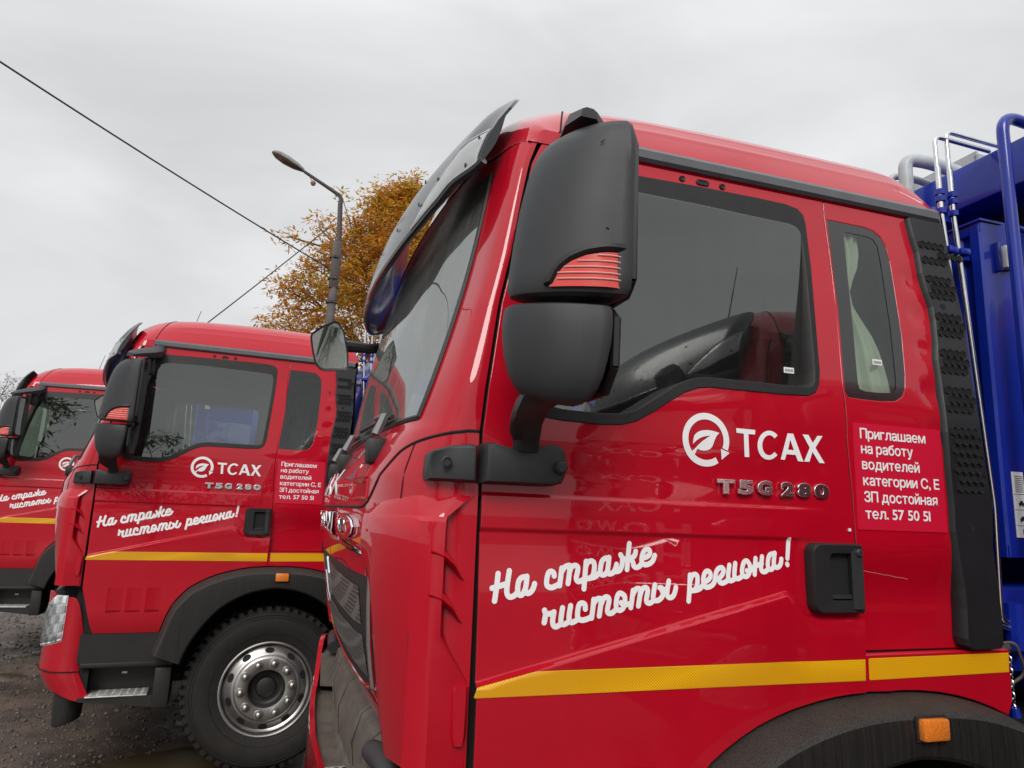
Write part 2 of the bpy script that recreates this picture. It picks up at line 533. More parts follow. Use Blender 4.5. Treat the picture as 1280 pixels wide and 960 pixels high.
DOOR = [(0.012, 1.15), (0.006, 1.78), (0.002, 1.90), (0.012, 2.014), (0.044, 2.233), (0.076, 2.372), (0.105, 2.533), (0.131, 2.659), (0.160, 2.728),
        (1.106, 2.728), (1.100, 2.674), (1.091, 2.361), (1.066, 2.099), (1.058, 1.961), (1.067, 1.80), (1.073, 1.632), (1.077, 1.488), (1.073, 1.292)]
DOOR += arc(ROUT, 95.7, 151, 16, 0.006)[1:] + [(0.465, 0.876), (0.095, 0.876), (0.070, 0.947)]
WOUT = [(0.104, 1.995), (0.101, 2.056), (0.143, 2.336), (0.182, 2.521), (0.215, 2.615), (0.250, 2.660), (0.290, 2.680), (0.458, 2.684), (0.657, 2.689), (0.85, 2.690), (0.960, 2.688),
        (1.000, 2.680), (1.018, 2.662), (1.022, 2.630), (1.017, 2.487), (1.003, 2.305), (0.991, 2.15), (0.983, 2.115), (0.968, 2.090), (0.941, 2.077), (0.848, 2.073), (0.660, 2.072), (0.622, 2.072), (0.586, 2.067),
        (0.542, 2.050), (0.499, 2.024), (0.450, 1.992), (0.40, 1.963), (0.36, 1.951), (0.30, 1.947), (0.20, 1.949), (0.14, 1.955), (0.113, 1.970)]
WINN = [(0.138, 2.005), (0.136, 2.056), (0.176, 2.33), (0.213, 2.50), (0.245, 2.575), (0.270, 2.607), (0.310, 2.622), (0.455, 2.628), (0.65, 2.627), (0.84, 2.622), (0.958, 2.620),
        (0.986, 2.612), (0.999, 2.595), (1.002, 2.560), (0.999, 2.45), (0.989, 2.305), (0.977, 2.15), (0.971, 2.118), (0.961, 2.104), (0.944, 2.098), (0.848, 2.097), (0.660, 2.096), (0.615, 2.095), (0.575, 2.089),
        (0.530, 2.070), (0.485, 2.042), (0.44, 2.012), (0.40, 1.987), (0.36, 1.975), (0.30, 1.971), (0.20, 1.973), (0.165, 1.978), (0.146, 1.988)]
SWO = [(1.112, 2.668), (1.254, 2.667), (1.295, 2.660), (1.322, 2.642), (1.337, 2.610), (1.342, 2.56), (1.340, 2.48), (1.332, 2.301), (1.316, 2.175), (1.305, 2.130), (1.288, 2.102), (1.258, 2.085), (1.20, 2.080), (1.135, 2.080), (1.085, 2.082), (1.073, 2.090), (1.073, 2.12), (1.094, 2.361)]
SWI = [(1.171, 2.622), (1.180, 2.634), (1.262, 2.634), (1.290, 2.626), (1.302, 2.605), (1.303, 2.55), (1.292, 2.32), (1.276, 2.16), (1.268, 2.125), (1.250, 2.112), (1.200, 2.108), (1.150, 2.108), (1.133, 2.114), (1.129, 2.130), (1.145, 2.30)]
RPANEL = [(1.113, 2.728), (1.545, 2.726), (1.535, 1.95), (1.535, 1.391), (1.052, 1.390), (1.052, 1.56), (1.062, 1.600), (1.0795, 1.655), (1.075, 1.80), (1.066, 1.961), (1.074, 2.099), (1.098, 2.361), (1.107, 2.674)]
LPANEL = [(1.084, 1.380), (1.600, 1.384), (1.596, 1.247)] + arc(ROUT, 59, 94.6, 8, 0.006) + [(1.081, 1.292)]
VENT = [(1.436, 2.722), (1.440, 2.654), (1.447, 2.60), (1.444, 2.525), (1.450, 2.46), (1.459, 2.41), (1.458, 2.364), (1.446, 2.28), (1.434, 2.23), (1.431, 2.178), (1.424, 2.10), (1.417, 2.005), (1.415, 1.90), (1.418, 1.795), (1.416, 1.716), (1.424, 1.638), (1.434, 1.56), (1.436, 1.501),
        (1.432, 1.42), (1.437, 1.402), (1.452, 1.394), (1.552, 1.397), (1.560, 1.405), (1.562, 1.501), (1.556, 1.60), (1.551, 1.672), (1.560, 1.76), (1.565, 1.801), (1.556, 1.865), (1.548, 1.95), (1.545, 2.014), (1.552, 2.172), (1.566, 2.30), (1.572, 2.397), (1.570, 2.50), (1.568, 2.584), (1.574, 2.65), (1.578, 2.722)]

def seg_ribbon(mb, pts, w, off, Y, mi=0):
    """flat rounded stroke lying on the panel: pts in (x, z)"""
    P = [Vector(p) for p in pts]
    rows = []
    for i, p in enumerate(P):
        t = (P[min(i+1, len(P)-1)]-P[max(i-1, 0)])
        if t.length < 1e-9: t = Vector((1, 0))
        t.normalize(); n = Vector((-t.y, t.x))
        rows.append([p+n*w/2, p-n*w/2])
    def M3(q): return (q.x, Y(q.x, q.y)-off, q.y)
    vs = []; fs = []
    for r in rows: vs += [M3(r[0]), M3(r[1])]
    for i in range(len(rows)-1): fs.append((2*i, 2*i+1, 2*i+3, 2*i+2))
    mb.add(vs, fs, mi)
    # round ends, just off the ribbon's plane
    for q, tdir in ((P[0], P[0]-P[1]), (P[-1], P[-1]-P[-2])):
        a0 = math.atan2(tdir.y, tdir.x)
        ring = [Vector((q.x+w/2*math.cos(a0+math.pi*(k/8-0.5)), q.y+w/2*math.sin(a0+math.pi*(k/8-0.5)))) for k in range(9)]
        mb.add([M3(r) for r in ring], [tuple(range(9))], mi)

# ---------------------------------------------------------------- lettering traced on the door: strokes in (x, z)
STROKES = [[(0.0509, 1.5821), (0.0484, 1.5573), (0.0439, 1.5222)], [(0.0373, 1.5502), (0.0533, 1.5545), (0.071, 1.5597)], [(0.0778, 1.5887), (0.0744, 1.5664), (0.0723, 1.5453), (0.0752, 1.5343), (0.0818, 1.531), (0.0901, 1.5337), (0.096, 1.5388)], [(0.1207, 1.5757), (0.1129, 1.5752), (0.1057, 1.5722), (0.1006, 1.5643), (0.0985, 1.5488), (0.1004, 1.5381), (0.1065, 1.535), (0.1122, 1.5388), (0.1159, 1.5466)], [(0.1209, 1.5768), (0.1193, 1.56), (0.1174, 1.5455), (0.122, 1.5395), (0.13, 1.5418), (0.1363, 1.55), (0.1399, 1.5606)], [(0.1887, 1.5786), (0.1875, 1.585), (0.1814, 1.5888), (0.1745, 1.5853), (0.1708, 1.5739), (0.1697, 1.5603), (0.1741, 1.5541), (0.1829, 1.5525), (0.1929, 1.556), (0.2028, 1.561)], [(0.2079, 1.5964), (0.2053, 1.5779), (0.2023, 1.5568)], [(0.2081, 1.5888), (0.2162, 1.5992), (0.2268, 1.6027), (0.229, 1.5994), (0.2264, 1.5781), (0.2238, 1.5618)], [(0.2286, 1.589), (0.2329, 1.5995), (0.242, 1.6029), (0.2488, 1.5997), (0.2484, 1.5893), (0.2448, 1.5742), (0.2489, 1.5669), (0.258, 1.5681), (0.265, 1.5725)], [(0.271, 1.6129), (0.2678, 1.584), (0.2645, 1.5499)], [(0.2697, 1.6), (0.2741, 1.6094), (0.2833, 1.614), (0.2909, 1.6105), (0.2923, 1.6003), (0.2895, 1.5842), (0.2825, 1.5754), (0.2717, 1.5731)], [(0.2794, 1.5745), (0.2933, 1.5774), (0.3025, 1.5849)], [(0.3308, 1.6214), (0.3208, 1.6207), (0.3124, 1.6136), (0.3085, 1.5997), (0.3074, 1.5886), (0.3119, 1.5823), (0.3213, 1.5846), (0.3274, 1.593)], [(0.3314, 1.6231), (0.3289, 1.6041), (0.3268, 1.5902), (0.3313, 1.5847), (0.3417, 1.5881), (0.3488, 1.5988), (0.351, 1.6072)], [(0.3625, 1.6298), (0.3677, 1.6229), (0.3764, 1.6188)], [(0.3677, 1.6215), (0.3659, 1.606), (0.3597, 1.5939), (0.3527, 1.591), (0.3448, 1.5904)], [(0.3864, 1.6572), (0.3828, 1.6274), (0.3791, 1.5956)], [(0.4037, 1.6391), (0.3999, 1.6283), (0.386, 1.619)], [(0.3915, 1.6205), (0.3961, 1.6113), (0.3974, 1.6045), (0.4039, 1.6007), (0.4136, 1.6039), (0.4201, 1.6125)], [(0.421, 1.6238), (0.4331, 1.626), (0.4423, 1.6336), (0.4416, 1.6422), (0.4337, 1.6449), (0.4259, 1.639), (0.4207, 1.6267), (0.4201, 1.6139), (0.4266, 1.6075), (0.4397, 1.6096), (0.4502, 1.6172), (0.4561, 1.6301)], [(0.1653, 1.5016), (0.169, 1.495), (0.1797, 1.4936), (0.1879, 1.497)], [(0.169, 1.495), (0.1656, 1.4745)], [(0.189, 1.4975), (0.1861, 1.4777), (0.1893, 1.4672), (0.1964, 1.4652), (0.2061, 1.4704)], [(0.2102, 1.5068), (0.2067, 1.4815), (0.209, 1.4714), (0.2165, 1.4703), (0.2259, 1.4755)], [(0.2305, 1.5115), (0.2269, 1.4867), (0.2301, 1.4755), (0.2379, 1.4749), (0.2493, 1.4807)], [(0.2682, 1.5039), (0.2668, 1.5139), (0.2594, 1.5174), (0.2516, 1.5128), (0.2484, 1.4946), (0.2498, 1.4839), (0.259, 1.479), (0.272, 1.481), (0.2832, 1.4858)], [(0.2896, 1.5255), (0.2875, 1.5052), (0.2845, 1.4836)], [(0.2894, 1.516), (0.2979, 1.5263), (0.3084, 1.5268), (0.3085, 1.5187), (0.3041, 1.4883)], [(0.3083, 1.5132), (0.3158, 1.5282), (0.3251, 1.531), (0.3299, 1.5241), (0.3255, 1.5029), (0.3281, 1.4947), (0.3375, 1.4946), (0.3468, 1.5017)], [(0.3698, 1.5351), (0.3602, 1.5401), (0.3527, 1.5351), (0.3485, 1.5186), (0.3492, 1.5063), (0.3568, 1.5008), (0.3656, 1.5043), (0.3709, 1.5159), (0.3717, 1.5296), (0.3698, 1.5351)], [(0.3614, 1.5181), (0.3687, 1.5131), (0.3814, 1.5153)], [(0.3939, 1.5463), (0.3908, 1.5269), (0.3872, 1.507)], [(0.393, 1.5366), (0.401, 1.5491), (0.4112, 1.5505), (0.4132, 1.5422), (0.4076, 1.5108)], [(0.412, 1.5338), (0.419, 1.5497), (0.4287, 1.5534), (0.4339, 1.5464), (0.4294, 1.5255), (0.4327, 1.518), (0.4411, 1.518), (0.4496, 1.5241)], [(0.4538, 1.56), (0.4482, 1.5325), (0.4515, 1.5241), (0.4626, 1.5241), (0.4731, 1.5325), (0.4764, 1.5444), (0.4732, 1.5522), (0.4666, 1.5533)], [(0.4732, 1.546), (0.485, 1.55)], [(0.4931, 1.5694), (0.487, 1.541), (0.4906, 1.5312), (0.5009, 1.5314), (0.5082, 1.5411), (0.5123, 1.5547)], [(0.5539, 1.5842), (0.5511, 1.5556), (0.547, 1.522)], [(0.5532, 1.5689), (0.5591, 1.5823), (0.5686, 1.586), (0.5749, 1.5805), (0.5729, 1.5606), (0.5664, 1.5494), (0.5549, 1.546)], [(0.5644, 1.5473), (0.5788, 1.5509), (0.589, 1.5595)], [(0.5926, 1.568), (0.6042, 1.572), (0.6131, 1.5816), (0.6116, 1.5914), (0.6034, 1.5942), (0.5958, 1.588), (0.5915, 1.5741), (0.5925, 1.5607), (0.5991, 1.5554), (0.6107, 1.5572), (0.621, 1.5645), (0.6265, 1.5768), (0.6297, 1.5904), (0.637, 1.6003), (0.6477, 1.6034), (0.6528, 1.5968), (0.6479, 1.5861), (0.6389, 1.5769), (0.6387, 1.5683), (0.6475, 1.5655), (0.66, 1.5705), (0.6669, 1.5759)], [(0.6707, 1.6099), (0.665, 1.5833), (0.6677, 1.5725), (0.6767, 1.5726), (0.6864, 1.5791)], [(0.6888, 1.6147), (0.6842, 1.5872), (0.6869, 1.5781), (0.6965, 1.5772), (0.7081, 1.5838)], [(0.7319, 1.6128), (0.7252, 1.621), (0.7169, 1.6193), (0.7112, 1.61), (0.7075, 1.5937), (0.7117, 1.5838), (0.7214, 1.5829), (0.7288, 1.5902), (0.7329, 1.6028), (0.7319, 1.6128)], [(0.7224, 1.5969), (0.7305, 1.595), (0.7446, 1.6067)], [(0.7514, 1.6282), (0.7482, 1.6067), (0.7455, 1.5879)], [(0.7461, 1.608), (0.7694, 1.6151)], [(0.7716, 1.6329), (0.7666, 1.6045), (0.77, 1.5954), (0.7795, 1.5956), (0.7891, 1.6022)], [(0.8113, 1.6402), (0.8007, 1.64), (0.7927, 1.6333), (0.788, 1.6149), (0.79, 1.6035), (0.7983, 1.6011), (0.8048, 1.6075), (0.8073, 1.6152)], [(0.8118, 1.6428), (0.8074, 1.6177), (0.8101, 1.6071), (0.8214, 1.6077), (0.8286, 1.616), (0.8316, 1.6278)], [(0.8559, 1.6791), (0.8536, 1.6545), (0.8506, 1.6299)], [(0.8488, 1.6153), (0.8496, 1.6138)]]
LOGO = [[[(0.6688, 1.9029), (0.6713, 1.9108), (0.6729, 1.9189), (0.6735, 1.9272), (0.6732, 1.9354), (0.6718, 1.9436), (0.6696, 1.9516), (0.6664, 1.9592), (0.6623, 1.9664), (0.6574, 1.9731), (0.6517, 1.9792), (0.6454, 1.9845), (0.6385, 1.9891), (0.6311, 1.9928), (0.6233, 1.9956), (0.6152, 1.9975), (0.607, 1.9985), (0.5987, 1.9984), (0.5905, 1.9974), (0.5824, 1.9954), (0.5747, 1.9925), (0.5673, 1.9887), (0.5605, 1.984), (0.5542, 1.9786), (0.5486, 1.9725), (0.5438, 1.9658), (0.5398, 1.9585), (0.5367, 1.9508), (0.5345, 1.9428), (0.5332, 1.9346), (0.533, 1.9264), (0.5337, 1.9181), (0.5354, 1.91), (0.538, 1.9021), (0.5415, 1.8946), (0.5459, 1.8876), (0.5511, 1.8811), (0.557, 1.8753), (0.5635, 1.8702), (0.5706, 1.866), (0.5782, 1.8626), (0.5861, 1.8601), (0.5942, 1.8585), (0.6025, 1.858), (0.6108, 1.8584), (0.6189, 1.8597), (0.6269, 1.862), (0.6345, 1.8653), (0.6417, 1.8694), (0.6322, 1.8839), (0.6268, 1.8808), (0.6211, 1.8783), (0.6151, 1.8766), (0.6089, 1.8756), (0.6027, 1.8753), (0.5964, 1.8757), (0.5903, 1.8769), (0.5843, 1.8787), (0.5787, 1.8813), (0.5733, 1.8845), (0.5684, 1.8883), (0.5639, 1.8927), (0.56, 1.8976), (0.5567, 1.9029), (0.554, 1.9086), (0.5521, 1.9145), (0.5508, 1.9206), (0.5503, 1.9268), (0.5505, 1.9331), (0.5514, 1.9392), (0.5531, 1.9453), (0.5554, 1.9511), (0.5584, 1.9565), (0.5621, 1.9616), (0.5663, 1.9662), (0.571, 1.9703), (0.5762, 1.9738), (0.5817, 1.9767), (0.5876, 1.9789), (0.5936, 1.9804), (0.5998, 1.9811), (0.6061, 1.9812), (0.6123, 1.9805), (0.6184, 1.9791), (0.6242, 1.9769), (0.6298, 1.9741), (0.635, 1.9707), (0.6398, 1.9666), (0.6441, 1.9621), (0.6477, 1.957), (0.6508, 1.9516), (0.6532, 1.9458), (0.655, 1.9398), (0.656, 1.9337), (0.6562, 1.9274), (0.6558, 1.9212), (0.6546, 1.9151), (0.6527, 1.9091)]], [[(0.6436, 1.9483), (0.6333, 1.9509), (0.6208, 1.9529), (0.6075, 1.9533), (0.5943, 1.952), (0.583, 1.9486), (0.5736, 1.9426), (0.5679, 1.9364), (0.5652, 1.927), (0.5639, 1.9139), (0.5688, 1.9191), (0.5752, 1.9245), (0.5847, 1.9307), (0.5941, 1.9349), (0.6054, 1.9377), (0.6168, 1.9388), (0.608, 1.9342), (0.6004, 1.9288), (0.592, 1.9233), (0.5845, 1.9169), (0.5777, 1.9109), (0.5724, 1.9054), (0.5668, 1.8998), (0.5611, 1.895), (0.5692, 1.8867), (0.573, 1.8951), (0.5776, 1.9028), (0.5824, 1.9008), (0.5898, 1.899), (0.5984, 1.8989), (0.6067, 1.9004), (0.6151, 1.9042), (0.6212, 1.9102), (0.6247, 1.918), (0.6279, 1.9264), (0.6319, 1.9342), (0.6369, 1.9419)]], [[(0.6477, 1.907), (0.6591, 1.9031), (0.6743, 1.8972), (0.6509, 1.8783)]], [[(0.696, 1.9651), (0.7557, 1.9644), (0.7545, 1.9518), (0.7336, 1.9517), (0.7357, 1.8903), (0.7213, 1.8901), (0.7191, 1.952), (0.6965, 1.9527)]], [[(0.8268, 1.9544), (0.8229, 1.9582), (0.8185, 1.9613), (0.8136, 1.9636), (0.8083, 1.9651), (0.8028, 1.9656), (0.7972, 1.9653), (0.7917, 1.964), (0.7863, 1.9619), (0.7812, 1.9591), (0.7765, 1.9554), (0.7723, 1.9511), (0.7687, 1.9463), (0.7658, 1.941), (0.7636, 1.9354), (0.7621, 1.9296), (0.7615, 1.9237), (0.7618, 1.9179), (0.7628, 1.9122), (0.7647, 1.9069), (0.7672, 1.902), (0.7705, 1.8977), (0.7745, 1.894), (0.7789, 1.891), (0.7838, 1.8888), (0.789, 1.8874), (0.7945, 1.8869), (0.8, 1.8873), (0.8055, 1.8886), (0.8109, 1.8907), (0.8159, 1.8936), (0.8206, 1.8973), (0.8248, 1.9016), (0.8151, 1.9091), (0.8126, 1.9062), (0.8097, 1.9037), (0.8066, 1.9017), (0.8034, 1.9002), (0.8, 1.8994), (0.7966, 1.8991), (0.7933, 1.8995), (0.7901, 1.9004), (0.7872, 1.902), (0.7844, 1.9041), (0.7821, 1.9067), (0.7801, 1.9097), (0.7785, 1.9131), (0.7774, 1.9168), (0.7768, 1.9207), (0.7767, 1.9247), (0.777, 1.9287), (0.7779, 1.9328), (0.7793, 1.9366), (0.7811, 1.9403), (0.7833, 1.9436), (0.7859, 1.9465), (0.7888, 1.949), (0.7919, 1.9509), (0.7952, 1.9523), (0.7985, 1.9532), (0.8019, 1.9534), (0.8053, 1.9529), (0.8085, 1.9519), (0.8114, 1.9503), (0.8141, 1.9481), (0.8165, 1.9455)]], [[(0.8596, 1.9626), (0.8781, 1.9629), (0.909, 1.8882), (0.8913, 1.8885), (0.8838, 1.9051), (0.854, 1.9053), (0.8485, 1.8897), (0.8355, 1.8903)], [(0.8675, 1.9461), (0.8594, 1.9179), (0.8786, 1.9177)]], [[(0.9092, 1.9634), (0.9288, 1.9631), (0.9424, 1.9418), (0.9586, 1.9627), (0.9764, 1.9633), (0.9501, 1.9292), (0.9795, 1.8879), (0.9619, 1.8879), (0.9395, 1.9171), (0.9289, 1.8894), (0.9111, 1.8887), (0.9312, 1.928)]]]

def text_mesh(body, x0, x1, zb, h, bold=0.0, depth=0.0, bevel=0.0, name='text', fit=True):
    c = bpy.data.curves.new(name, 'FONT')
    c.body = body
    c.size = 1.0
    c.offset = bold
    c.extrude = depth
    c.bevel_depth = bevel
    c.resolution_u = 3
    o = bpy.data.objects.new(name, c)
    COL.objects.link(o)
    bpy.context.view_layer.update()
    m = bpy.data.meshes.new_from_object(o.evaluated_get(bpy.context.evaluated_depsgraph_get()))
    COL.objects.unlink(o); bpy.data.objects.remove(o)
    xs = [v.co.x for v in m.vertices]
    a, b = min(xs), max(xs)
    s = h/0.73
    sx = (x1-x0)/(b-a)
    out = MB()
    out.add([(x0+(v.co.x-a)*sx, -v.co.z*s, zb+v.co.y*s) for v in m.vertices], [tuple(p.vertices) for p in m.polygons])
    bpy.data.meshes.remove(m)
    return out

GLY = {}
def glyph(ch):
    if ch not in GLY:
        if ch in 'ен':
            vo, fo, wo = glyph('о'); xh = max(y for x, y in vo); t_ = .085; v = []; f = []
            def quad(*p):
                o_ = len(v); v.extend(p); f.append(tuple(range(o_, o_+len(p))))
            if ch == 'н':
                w_ = wo*.92; xh -= .012
                quad((0, 0), (t_, 0), (t_, xh), (0, xh)); quad((w_-t_, 0), (w_, 0), (w_, xh), (w_-t_, xh))
                quad((t_, xh*.5-t_*.42), (w_-t_, xh*.5-t_*.42), (w_-t_, xh*.5+t_*.42), (t_, xh*.5+t_*.42))
            else:
                w_ = wo*.98; cy_ = (xh+min(y for x, y in vo))/2; ry_ = xh-cy_; rx_ = w_/2; N_ = 26
                for k in range(N_):
                    a0, a1 = [math.radians(2+316*q/N_) for q in (k, k+1)]
                    quad(*[(rx_+rr*math.cos(a), cy_+rz*math.sin(a)) for rr, rz, a in ((rx_, ry_, a0), (rx_, ry_, a1), (rx_-t_, ry_-t_*.9, a1), (rx_-t_, ry_-t_*.9, a0))])
                quad((t_*.6, cy_-t_*.40), (w_-.004, cy_-t_*.40), (w_-.002, cy_+t_*.40), (t_*.6, cy_+t_*.40))
            GLY[ch] = (v, f, w_)
            return GLY[ch]
        sub = ch
        c = bpy.data.curves.new('glyph', 'FONT'); c.body = sub; c.resolution_u = 3
        o = bpy.data.objects.new('glyph', c); COL.objects.link(o)
        bpy.context.view_layer.update()
        m = bpy.data.meshes.new_from_object(o.evaluated_get(bpy.context.evaluated_depsgraph_get()))
        COL.objects.unlink(o); bpy.data.objects.remove(o)
        v = [(p.co.x, p.co.y) for p in m.vertices]; f = [tuple(p.vertices) for p in m.polygons]
        bpy.data.meshes.remove(m)
        a = min(x for x, y in v); v = [(x-a, y) for x, y in v]
        GLY[ch] = (v, f, max(x for x, y in v))
    return GLY[ch]
def text_line(body, x0, x1, zb, h):
    x = 0; vs = []; fs = []
    for ch in body:
        if ch == ' ': x += .26; continue
        v, f, w = glyph(ch)
        o = len(vs); vs += [(a+x, b) for a, b in v]; fs += [tuple(i+o for i in q) for q in f]
        x += w+.075
    x -= .075
    s_ = h/.73; sx = (x1-x0)/x
    out = MB(); out.add([(x0+a*sx, 0, zb+b*s_) for a, b in vs], fs)
    return out

# ================================================================= the truck
def superring(cx, cy, z, poly, sc=1.0, n=28):
    """closed smooth plan ring through poly, scaled about its centre"""
    c = catmull([(p[0], p[1]) for p in poly], max(1, n//len(poly)), closed=True)
    mx_ = sum(p[0] for p in c)/len(c); my_ = sum(p[1] for p in c)/len(c)
    return [(mx_+(p[0]-mx_)*sc+cx, my_+(p[1]-my_)*sc+cy, z) for p in c]

PLAN = [(0, 0), (-.04, .002), (-.08, .012), (-.115, .035), (-.145, .075), (-.175, .13), (-.198, .2), (-.217, .3), (-.228, .4), (-.240, .55), (-.250, .75), (-.256, .95), (-.258, 1.14)]
DZ = [(1.16, .55), (1.2, .63), (1.3, .77), (1.4, .87), (1.5, .94), (1.6, .99), (1.72, 1.04), (1.80, 1.02), (1.86, .90), (1.92, .76)]
NS = 4
PC = catmull(PLAN, NS)            # 49 plan points, index 5*NS is the glass edge
IE = 5*NS
def xe(z): return -0.138+0.25*(z-1.92)+0.020*math.sin(math.pi*max(0, min(1, (z-1.92)/.80)))
def ye(z): return 0.13+1.0*tum(z)*1.05
def front(i, z):
    """point on the front shell: i along the plan curve, z height"""
    c = PC[i]
    if z <= 1.92:
        return Vector((xg(z)-0.006+c[0]*interp(DZ, z), c[1]+tum(z)*(1-min(1, c[1]/1.14)), z))
    g = xg(z)-0.006; yg = tum(z)
    if i <= IE:
        return Vector((g+(xe(z)-g)*c[0]/(-.175), yg+(ye(z)-yg)*c[1]/.13, z))
    f = (c[1]-.13)/(1.14-.13)
    return Vector((xe(z)+(c[0]+.175)/(-.083)*(-0.058-.050*sstep(0, .40, z-1.92)+.02*sstep(2.45, 2.73, z)), ye(z)+(1.14-ye(z))*f, z))
def frontN(i, z):
    a = front(min(i+1, len(PC)-1), z)-front(max(i-1, 0), z)
    b = front(i, min(z+.01, 2.73))-front(i, z-.01)
    n = b.cross(a)
    if i >= len(PC)-1: n.y = 0
    n.normalize()
    return n if n.x < 0 or n.y < 0 else -n
def mir(v): return Vector((v.x, WID-v.y, v.z))
def front_at(y, z):
    """front shell point and normal at lateral position y (either half)"""
    m_ = y > WID/2
    yy = WID-y if m_ else y
    best = 0
    for i in range(len(PC)-1):
        if front(i, z).y <= yy <= front(i+1, z).y: best = i; break
    else: best = len(PC)-2
    a, b = front(best, z), front(best+1, z)
    t = max(0, min(1, (yy-a.y)/(b.y-a.y+1e-9)))
    p = a.lerp(b, t); n = frontN(best, z).lerp(frontN(best+1, z), t).normalized()
    if m_: p = mir(p); n = Vector((n.x, -n.y, n.z))
    return p, n
def fpt(y, z, off=0.0):
    p, n = front_at(y, z); return p+n*off

def make_truck(name, label, group):
    T = thing(name, label, 'truck', group=group)
    # ---------------- front shell with pillars
    zrows = frange(1.16, 1.30, .02)+frange(1.32, 1.90, .02)+[1.92]
    idx = range(len(PC))
    def shell(zr, i0, i1, both=True):
        vs = []; ns = []; fs = []
        full = [(i, False) for i in range(i0, i1+1)]
        if both and i1 == len(PC)-1: full += [(i, True) for i in range(len(PC)-2, i0-1, -1)]
        for z in zr:
            for i, m_ in full:
                p = front(i, z); n = frontN(i, z)
                if m_: p = mir(p); n = Vector((n.x, -n.y, n.z))
                vs.append(p); ns.append(n)
        w = len(full)
        for r in range(len(zr)-1):
            for k in range(w-1): fs.append((r*w+k, r*w+k+1, (r+1)*w+k+1, (r+1)*w+k))
        return vs, ns, fs
    def nmesh(nm, parts, m, parent, label=None):
        vs = []; ns = []; fs = []
        for v_, n_, f_ in parts:
            o = len(vs); vs += [tuple(p) for p in v_]; ns += [tuple(n) for n in n_]; fs += [tuple(i+o for i in f) for f in f_]
        ff = []
        for f in fs:
            a_, b_, c_ = (Vector(vs[f[k]]) for k in (0, 1, 2))
            ff.append(f if (b_-a_).cross(c_-a_).dot(Vector(ns[f[0]])) > 0 else tuple(reversed(f)))
        fs = ff
        me = bpy.data.meshes.new(nm); me.from_pydata(vs, [], fs)
        me.materials.append(m)
        me.polygons.foreach_set('use_smooth', [True]*len(fs))
        me.normals_split_custom_set_from_vertices(ns)
        me.update()
        return link(bpy.data.objects.new(nm, me), parent, label=label)
    lower = shell(zrows, 0, len(PC)-1)
    zp = frange(1.92, 2.73, .03)
    pil = shell(zp, 0, IE, both=False)
    pil2 = ([mir(p) for p in pil[0]], [Vector((n.x, -n.y, n.z)) for n in pil[1]], pil[2])
    head = shell([2.68, 2.73], IE, len(PC)-1)
    base = shell([1.92, 1.945], IE, len(PC)-1)
    body = nmesh('cab_body', [lower, pil, pil2, head, base], RED, T)
    zw = frange(1.945, 2.68, .03)
    ws = nmesh('windscreen', [shell(zw, IE, len(PC)-1)], WSG, T)
    # windscreen seal
    mb = MB()
    ring = [fpt(ye(z)+.002, z, .002) for z in zw]
    top = [front(i, 2.68) for i in range(IE, len(PC))]
    bot = [front(i, 1.945) for i in range(IE, len(PC))]
    mb.tube(ring, .007, 6)
    mb.tube([mir(p) for p in ring], .007, 6)
    mb.tube(bot+[mir(p) for p in reversed(bot[:-1])], .008, 6)
    mb.build('windscreen_seal', RUB, ws)
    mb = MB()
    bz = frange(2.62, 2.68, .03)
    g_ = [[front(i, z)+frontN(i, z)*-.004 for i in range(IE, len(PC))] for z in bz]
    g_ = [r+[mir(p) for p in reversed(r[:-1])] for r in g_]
    mb.grid(g_); mb.build('painted_visor_shade', BORD, ws, ang=60)  # dark strip stands in for the visor's shade on the upper glass
    # ---------------- roof
    nA = 60; nB = 56
    rows = []
    h0 = 2.776
    def xf(y):
        yy = min(y, WID-y)
        lo = front(0, 2.73)
        if yy <= lo.y: return lo.x
        for i in range(len(PC)-1):
            a, b = front(i, 2.73), front(i+1, 2.73)
            if a.y <= yy <= b.y: return a.x+(b.x-a.x)*(yy-a.y)/(b.y-a.y+1e-9)
        return front(len(PC)-1, 2.73).x
    fx = [(0, .03), (.03, .27), (.07, .47), (.12, .62), (.2, .78), (.3, .87), (.45, .94), (.7, .985), (.9, 1.0), (3, 1.0)]
    rx = [(0, 1), (1.44, 1), (1.50, .965), (1.54, .89), (1.57, .76), (1.59, .55), (1.60, .34)]
    y0 = 0.104
    def roofz(x, y):
        yy = min(y, WID-y); w = max(0, (yy-y0)/(WID/2-y0))
        hh = .252*(1-(1-w)**11)
        d = x-xf(y)
        hh *= interp(fx, d)*interp(rx, x)
        # two pressed ribs along the edge
        for yc in (.150, .185):
            hh += .0035*math.exp(-((yy-yc)/.0055)**2)*sstep(.3, .45, x)*(1-sstep(1.45, 1.55, x))
        return 2.731+(h0-2.731)*sstep(0, .05, d)+hh
    ys = []
    for k in range(nA+1):
        t = k/nA*2
        tt = t if t <= 1 else 2-t
        yy = y0+(WID/2-y0)*tt**2.0
        ys.append(yy if t <= 1 else WID-yy)
    for yc in (.150, .185):
        for o_ in (-.013, -.007, -.003, 0, .003, .007, .013): ys += [yc+o_, WID-yc-o_]
    ys = sorted(set(ys))
    bs = [0, .008, .02, .035, .05, .07, .1, .14, .18]+[.22+i*.04 for i in range(16)]+[.86, .89, .91, .93, .945, .96, .97, .98, .99, 1.0]
    for y in ys:
        f0 = xf(y)
        rows.append([(f0+(1.6-f0)*b, y, roofz(f0+(1.6-f0)*b, y)) for b in bs])
    mb = MB(); mb.grid(rows)
    rf = mb.build('roof', RED, T, ang=60)
    # roof skirt, rear wall, seams
    mb = MB()
